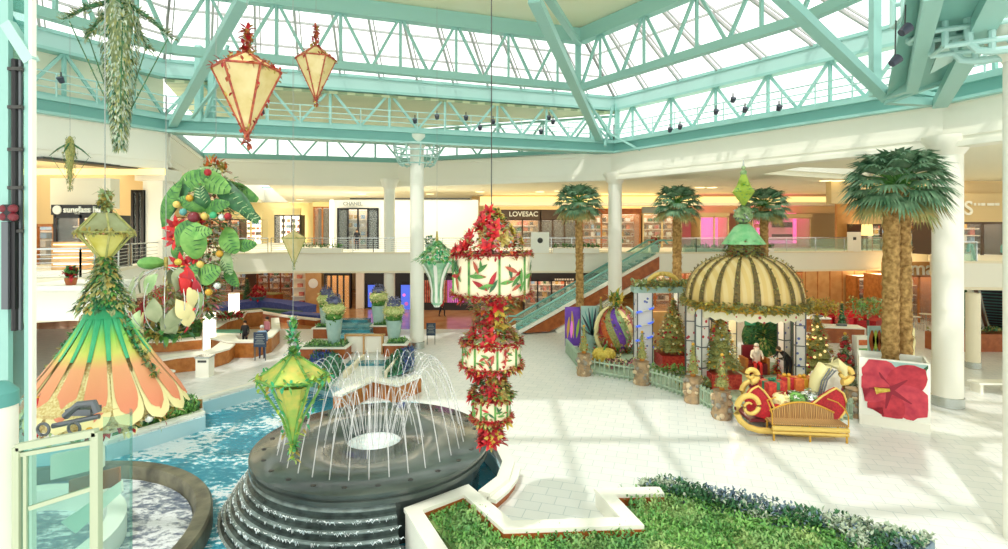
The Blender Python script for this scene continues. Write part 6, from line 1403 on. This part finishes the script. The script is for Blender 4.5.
# ------ big flower cluster
D = 12.0; u = D / F; zc = Z(240, D); t = thing('hanging_flower_cluster', 'tall hanging cluster of green leaves, red poinsettias and baubles left of centre', 'hanging ornament', (X(216, D), D, zc))
def k3(px, py, dy=0): return V((X(px, D) - X(216, D), dy, Z(py, D) - zc))
def big_leaf(px, py, ang, L, wd_, m1, dy, label='leaf', m2='leaf_dark'):
    c_ = k3(px, py, dy); a = R(ang); d = V((cos(a), -.25, sin(a))); pts = [c_ + d * (L * (i / 8 - .5)) + V((0, -.12 * sin(pi * i / 8), 0)) for i in range(9)]; n_ = V((rnd(-.3, .3), -1, rnd(-.1, .5)))
    q = MB().m(m1).petal(pts, [.01 + wd_ / 2 * sin(pi * min(1, (i / 8) * .92 + .05)) ** .7 for i in range(9)], n_, .04); q.m('leaf_light' if m1 != 'leaf_light' else 'leaf_pale').petal([p + V((0, -.03, 0)) for p in pts], [.012] * 9, n_)
    for j in range(1, 7): p = pts[j + (j < 7)]; q.m('leaf_dark' if m1 != 'leaf_dark' else 'leaf_pale').petal([p + V((0, -.035, 0)) + V((sin(a), 0, -cos(a))) * wd_ * .36 * u_ + d * .06 * abs(u_) for u_ in (-1, -.5, 0, .5, 1)], [.003, .010, .012, .010, .003], n_)
    part('leaf', q, t)
for (px, py, ang, L, w_, m1, dy) in ((190, 196, 48, 1.35, .38, 'leaf_dark', -.3), (183, 205, 60, 1.1, .3, 'leaf', -.4), (205, 183, 20, .9, .42, 'leaf', -.4), (225, 184, -25, .9, .45, 'leaf_light', -.45), (240, 196, -45, 1.1, .4, 'leaf_dark', -.35), (252, 206, -50, 1.0, .3, 'leaf_dark', -.3), (258, 214, -30, .5, .2, 'leaf_dark', -.3),
        (216, 240, 80, .75, .5, 'leaf_light', -.75), (205, 232, 45, .7, .35, 'leaf', -.7), (222, 232, 5, .5, .3, 'leaf_light', -.8), (243, 240, -60, .6, .4, 'leaf_light', -.5), (255, 245, 10, .5, .25, 'leaf', -.4), (223, 272, 25, .6, .42, 'leaf_light', -.55), (207, 273, 60, .55, .35, 'leaf', -.55), (238, 262, -70, .5, .3, 'leaf_pale', -.4), (240, 275, -55, .5, .22, 'leaf', -.3),
        (196, 190, 75, .8, .3, 'leaf_pale', .3), (232, 190, 150, .8, .35, 'leaf', .4), (215, 176, 5, .7, .3, 'leaf_pale', -.3), (210, 205, 160, .6, .3, 'leaf', -.6), (232, 208, 15, .6, .3, 'leaf', -.6), (220, 200, 100, .5, .3, 'leaf_dark', -.6), (186, 250, 70, .5, .25, 'leaf', -.2)):
    big_leaf(px, py, ang, L, w_, m1, dy)
core = MB(); 
def fc_():
    s = rnd(0, 1); z = Z(178 + 140 * s, D) - zc; rr_ = .62 * (1 - abs(s - .25) * .9); a = rnd(0, 2 * pi); q_ = rnd(.3, 1) * rr_; cx_ = -.0 - .25 * s; return V((cx_ + cos(a) * q_, sin(a) * q_, z)), V((cos(a), sin(a), rnd(-.6, .3)))
foliage(core, fc_, 1700, ['leaf', 'leaf_dark', 'leaf_pale', 'gold_leaf', 'leaf_light', 'gold_leaf', 'cloth_pink', 'cloth_white', 'orange'], .2, .07); part('inner_foliage', core, t)
for (px, py, s_) in ((192, 228, .32), (197, 265, .36), (194, 275, .3), (203, 292, .26), (202, 305, .25), (200, 318, .22), (212, 222, .2), (190, 238, .28), (208, 256, .2), (199, 284, .24)):
    q = MB(); c_ = k3(px, py, -.5)
    for k in range(16): a = 2 * pi * k / 8 + (.2 if k > 7 else 0); d = V((cos(a), -.5 - (.4 if k > 7 else 0), sin(a))); q.m('poinsettia' if k % 2 else 'red_bright').leaf(c_, d, s_ * (1 if k < 8 else .65), s_ * .38, .2, up=(0, -1, 0))
    q.m('yellow_flower').ball(c_ + V((0, -.06, 0)), .04, 8); part('poinsettia_bloom', q, t)
for k, (px, py, m1) in enumerate(((214, 218, 'maroon'), (224, 217, 'gold_pale'), (232, 216, 'emerald'), (204, 213, 'teal_dark'), (246, 217, 'poinsettia'), (240, 218, 'silver'), (228, 288, 'gold'), (198, 206, 'gold_pale'), (238, 252, 'gold'), (220, 262, 'gold_pale'), (227, 176, 'poinsettia'), (210, 200, 'gold'), (236, 282, 'silver'))):
    part('bauble', MB().m(m1).ball(k3(px, py, -.78), .12 if k == 0 else .075, 12), t)
q = MB(); foliage(q, lambda: (k3(216, rnd(168, 176)) + rdir() * .2, rdir(.2)), 120, ['gold_leaf', 'olive', 'orange'], .2, .08); part('crown', q, t); wire(t, Z(170, D) - zc)
# ------ red stacked drum lanterns
D = 11.0; u = D / F; zc = Z(280, D); t = thing('stacked_lantern', 'tall hanging stack of three floral drum lanterns wreathed in poinsettias', 'hanging ornament', (X(491.5, D), D, zc))
zz_ = lambda py: Z(py, D) - zc
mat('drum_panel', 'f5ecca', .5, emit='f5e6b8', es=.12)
for (y0, y1, hw, ps_) in ((254, 293, 38, 8), (341, 364, 28.5, 8), (397, 416, 18.5, 8)):
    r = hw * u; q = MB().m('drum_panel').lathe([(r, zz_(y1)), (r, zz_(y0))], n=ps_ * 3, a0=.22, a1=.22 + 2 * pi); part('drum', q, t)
    for k in range(ps_): a = .22 + 2 * pi * k / ps_; part('post', MB().m('leaf').beam((r * 1.01 * cos(a), r * 1.01 * sin(a), zz_(y1)), (r * 1.01 * cos(a), r * 1.01 * sin(a), zz_(y0)), .04, .04), t)
    q = MB(); H = zz_(y0) - zz_(y1)
    for k in range(ps_):
        a0 = .22 + 2 * pi * k / ps_; da = 2 * pi / ps_
        for j in range(int(10 if hw > 20 else 6)):
            aa = a0 + da * rnd(.18, .82); z = zz_(y1) + H * rnd(.2, .8); th = rnd(0, pi); tv = V((-sin(aa), cos(aa), 0)); L = H * rnd(.25, .48)
            pts = [V((cos(aa) * (r + .012 + .003 * j), sin(aa) * (r + .012 + .003 * j), z)) + (tv * cos(th) + V((0, 0, sin(th)))) * L * (i / 6 - .5) for i in range(7)]; n_ = V((cos(aa), sin(aa), 0))
            pts = [V((p.x, p.y, max(zz_(y1) + .02, min(zz_(y0) - .02, p.z)))) for p in pts]; q.m(['leaf', 'leaf', 'poinsettia', 'leaf_dark', 'orange_trim'][RND.randrange(5)]).petal(pts, [.003 + L * .12 * sin(pi * i / 6) for i in range(7)], n_)
    part('flower_print', q, t, 'painted red blooms and green leaves')
    for yy in (y0, y1):
        q = MB().m('poinsettia').lathe([(r * .9, zz_(yy) - .03), (r + .05, zz_(yy)), (r * .9, zz_(yy) + .03)], n=24); foliage(q, lambda: (lambda a: (V((cos(a) * (r + .02), sin(a) * (r + .02), zz_(yy) + rnd(-.05, .05))), V((cos(a), sin(a), rnd(-.8, .8))) + rdir() * .8))(rnd(0, 2 * pi)), int(500 * hw / 38), ['poinsettia', 'red', 'orange_trim', 'gold_leaf'], .1, .05); part('rim_leaves', q, t)
def blooms(y0, y1, r0, r1, n, nb, mats):
    q = MB(); 
    def f(): s = rnd(0, 1); a = rnd(0, 2 * pi); r = (r0 + (r1 - r0) * s) * u; return V((cos(a) * r, sin(a) * r, zz_(y0 + (y1 - y0) * s))), V((cos(a), sin(a), rnd(-.3, .6))) + rdir() * .5
    foliage(q, f, n, mats, .17, .075); part('foliage', q, t)
    for k in range(nb):
        s = (k + .5) / nb; a = -pi / 2 + rnd(-1.7, 1.7); r = (r0 + (r1 - r0) * s) * u * 1.03; c_ = V((cos(a) * r, sin(a) * r, zz_(y0 + (y1 - y0) * s))); q = MB(); n_ = V((cos(a), sin(a), .35)).normalized(); s1 = n_.cross(V((0, 0, 1))).normalized(); s2 = s1.cross(n_)
        for j in range(12): b = 2 * pi * j / 6 + (.5 if j > 5 else 0); q.m(['red', 'poinsettia', 'red_bright'][j % 3] if cos(a) < .25 else ('gold_leaf' if k % 2 else 'yellow_flower')).leaf(c_, s1 * cos(b) + s2 * sin(b) + n_ * (.3 if j < 6 else .8), .22 if j < 6 else .14, .10, .15, up=n_)
        part('poinsettia_bloom', q, t)
mx = ['poinsettia', 'olive', 'olive', 'gold_leaf', 'leaf', 'orange_trim', 'leaf_pale', 'cloth_pink', 'orange']
blooms(212, 252, 3, 36, 420, 17, mx); blooms(294, 318, 31, 8, 420, 5, mx + ['gold_leaf', 'leaf_pale']); blooms(320, 340, 9, 25, 420, 9, mx); blooms(365, 378, 27, 8, 200, 4, mx); blooms(378, 396, 8, 20, 300, 7, ['olive', 'leaf', 'leaf_dark', 'poinsettia', 'gold_leaf']); blooms(416, 426, 18, 6, 160, 3, mx); blooms(426, 443, 6, 9, 160, 5, ['red', 'poinsettia', 'red_bright'])
part('core_rod', MB().m('brown_dark').tube([(0, 0, zz_(212)), (0, 0, zz_(446))], .05), t); q = MB().m('gold_leaf').tube([(0, 0, zz_(444)), (0, 0, zz_(452))], [.05, .015]); part('tassel', q, t); wire(t, zz_(214))
# extra thin suspension cables with small spotlights
def spot(px, py, D, label, n=1, ztop=None):
    z = Z(py, D); t = thing('spotlight', label, 'spotlight', (X(px, D), D, z), 0, 'black spotlights along the catwalk'); 
    part('lamp_head', MB().m('sign_dark').lathe([(0, -.12), (.1, -.12), (.14, .12), (0, .14)], n=12).xf(Matrix.Rotation(R(35), 4, 'X')), t); part('bracket', MB().m('dark_grey').tube([(0, 0, .1), (0, 0, .34)], .03), t); return t
SP = [(415, 121, 30.5), (437, 117, 30.6), (466, 118, 31), (493, 122, 31.5), (549, 118, 32.5), (553, 122, 32.5), (541, 132, 32.6), (480, 128, 31.5), (262, 112, 27.5), (716, 112, 27.8), (745, 110, 26.5), (733, 100, 27), (670, 130, 30.5), (680, 127, 30), (61, 80, 23), (779, 108, 25)]
SP.sort()
for k, (px, py, D) in enumerate(SP): spot(px, py, D, 'small black spotlight on the teal roof catwalk, %s from the left' % ORD[k])
hd = []
for (px, py, D) in ((905, 30, 11), (895, 61, 12)):
    t = thing('spotlight', ['larger dark spotlight hanging below the upper right platform', 'lowest dark spotlight hanging under the upper right platform'][len(hd)], 'spotlight', (X(px, D), D, Z(py, D))); hd.append(t)
    part('lamp_head', MB().m('sign_dark').lathe([(0, -.1), (.08, -.1), (.11, .1), (0, .11)], n=12).xf(Matrix.Rotation(R(50), 4, 'Y')), t); part('bracket', MB().m('dark_grey').tube([(0, 0, .1), (0.02, 0, .9)], .015), t)

# =====================================================================  LIFT AT THE LEFT FOREGROUND
t = thing('lift_frame', 'tall pale teal steel lift mast with a black guide rail at the left edge', 'lift frame', (X(20, 5.0), 5.0, 0)); D = 5.0
def lx(px, d=D): return X(px, d) - t.location.x
q = MB().m('teal').box(((lx(-6) + lx(8)) / 2, 0, 6), (lx(8) - lx(-6), .04, 12.4)); q.m('teal').box((lx(9), .0, 6), (.03, .05, 12.4)); part('mast', q, t)
q = MB().m('teal').box((lx(29.5), .0, 5.6), (lx(33) - lx(26), .04, 7.6)); q.m('white').box((lx(33.5), -.01, 5.6), (.03, .05, 7.6)); part('side_post', q, t)
q = MB().m('teal_dark').plate([(lx(9), 0, Z(28, D)), (lx(26), .1, Z(64, D)), (lx(31), .05, Z(58, D)), (lx(9), .05, Z(14, D))], .05); q.m('teal_pale').beam((lx(8), .0, Z(24, D)), (lx(32), .0, Z(62, D)), .08, .1); part('gusset', q, t)
part('back_glass', MB().m('lift_glass').box((lx(17), .05, 5.6), (lx(27) - lx(8), .02, 8.2)), t)
q = MB().m('black').tube([(lx(17), -.02, Z(60, D)), (lx(17), -.02, Z(330, D))], .028, 8); q.m('silver_dark').tube([(lx(20.5), 0, Z(60, D)), (lx(20.5), 0, Z(330, D))], .02, 8)
for py in (70, 108, 150, 188, 231): q.m('dark_grey').box((lx(19), -.02, Z(py, D)), (.13, .06, .03)); q.ball((lx(25), -.04, Z(py, D)), .022, 6)
part('guide_rail', q, t); q = MB().m('maroon')
for py in (209, 217): q.ball((lx(12), -.08, Z(py, D)), .04, 10); q.ball((lx(21), -.08, Z(py, D)), .04, 10)
q.m('black').box((lx(16.5), -.06, Z(213, D)), (.08, .08, .15)); part('roller_guide', q, t, 'dark red and black roller guide')
q = MB().m('silver_dark').box((lx(12.5), -.05, Z(265, D)), (.06, .06, .8)); q.m('black').box((lx(18), -.03, Z(265, D)), (.05, .06, .8)); part('counterweight_arm', q, t)
# glass balustrade and shapes modelled after reflections, lower left
D = 4.0; t = thing('glass_lift', 'white-framed glass lift housing at the lower left corner', 'lift', (X(50, D), D, 0))
def gx(px, d=D): return X(px, d) - t.location.x
fr_ = MB().m('lift_white'); 
for (a, b, c_, d, w_) in ((18, 447, 97, 432, .05), (18, 447, 18, 620, .05), (26, 452, 26, 620, .025), (97, 432, 97, 620, .05), (92, 436, 92, 620, .02), (18, 455, 93, 442, .03), (30, 508, 93, 488, .03)):
    fr_.beam((gx(a), 0, Z(b, D)), (gx(c_), 0, Z(d, D)), w_, w_)
part('frame', fr_, t); q = MB().m('lift_glass').plate([(gx(18), .0, Z(449, D)), (gx(97), .0, Z(434, D)), (gx(97), .0, Z(620, D)), (gx(18), .0, Z(620, D))], .015); part('front_pane', q, t)
q = MB().m('lift_glass'); cc = (gx(94), .45); q.lathe([(.10, Z(600, D)), (.10, Z(418, D))], (gx(105), .12, 0), 24, R(-110), R(70)); part('curved_pane', q, t)
q = MB().m('cream').plate([(gx(22), .25, Z(470, D)), (gx(72), .3, Z(462, D)), (gx(72), .3, Z(486, D)), (gx(22), .25, Z(496, D))], .04); q.m('wood_red').plate([(gx(36), .3, Z(500, D)), (gx(86), .34, Z(488, D)), (gx(86), .34, Z(508, D)), (gx(36), .3, Z(516, D))], .03); q.m('white').plate([(gx(34), .24, Z(540, D)), (gx(92), .3, Z(500, D)), (gx(93), .3, Z(512, D)), (gx(50), .24, Z(552, D))], .03); part('inner_panel', q, t)
# grey tubes and block modelled after reflections above the glass lift
q = MB().m('silver_dark'); q.tube([(gx(38), .25, Z(428, D)), (gx(52), .25, Z(416, D)), (gx(68), .25, Z(414, D)), (gx(72), .25, Z(424, D))], .03, 8); q.tube([(gx(30), .2, Z(436, D)), (gx(74), .25, Z(428, D))], .02, 8)
for (a, b) in ((26, 437), (58, 436)): q.m('silver_dark').tube([(gx(a) + .045 * cos(x_), .15, Z(b, D) + .045 * sin(x_)) for x_ in [2 * pi * i / 16 for i in range(16)]], .011, 5, closed=True)
q.m('silver_dark').box((gx(52), .3, Z(424, D)), (.2, .12, .05)); part('reflection_shapes', q, t)
# white ledge of the near gallery behind the lift
q = MB()
q.m('cream').box((0, 1.0, (Z(289, 15) + Z(322, 15)) / 2), (X(76, 15) - X(4, 15), 1.6, Z(289, 15) - Z(322, 15))); q.m('white').box((0, 1.0, Z(288.5, 15)), (X(80, 15) - X(2, 15), 1.9, .14)); q.xf(Matrix.Translation((X(50, 15), 15, 0))); struct('floor', q, 'white projecting gallery ledge')
t2 = thing('potted_poinsettia', 'small potted poinsettia on the white ledge behind the lift mast', 'plant', (X(71, 15.3), 15.3, Z(288.5, 15) + .07)); part('pot', MB().m('wood_red').lathe([(0, 0), (.12, 0), (.16, .2), (0, .2)], n=12), t2); q = MB(); foliage(q, lambda: (V((0, 0, .3)) + rdir() * .12, rdir(.6)), 90, ['leaf', 'poinsettia', 'leaf_dark'], .2, .09); part('leaves', q, t2)
# two baubles hanging from the left rim of the petal skirt
for (px, py, D, r, m1) in ((27, 402, 6.0, .065, 'silver'), (38, 406, 5.8, .09, 'red')):
    c_ = V((X(px, D), D, Z(py, D))) - SK.location; q = MB().m(m1).ball(c_, r, 20); b_ = part('bauble', q, SK, 'silver bauble' if m1 == 'silver' else 'red bauble')
    part('bauble_cap', MB().m('gold').lathe([(.018, r * .95), (.018, r * 1.15), (0, r * 1.15)], tuple(c_), 8), b_)
    part('bauble_string', MB().m('silver_dark').tube([c_ + V((0, 0, r)), c_ + V((.04, .1, .22)), V((-r_bot * .95, 0, zb0))], .005, 4), b_)
t = thing('control_post', 'white post with a dark blue-grey domed top at the very left edge', 'post', (X(-4, 4.4), 4.4, 0)); part('shaft', MB().m('white').lathe([(.14, 0), (.14, Z(405, 4.4))], n=20), t); part('dome', MB().m('teal_dark').lathe([(.15, Z(405, 4.4)), (.145, Z(392, 4.4)), (.08, Z(383, 4.4)), (0, Z(381, 4.4))], n=20), t)
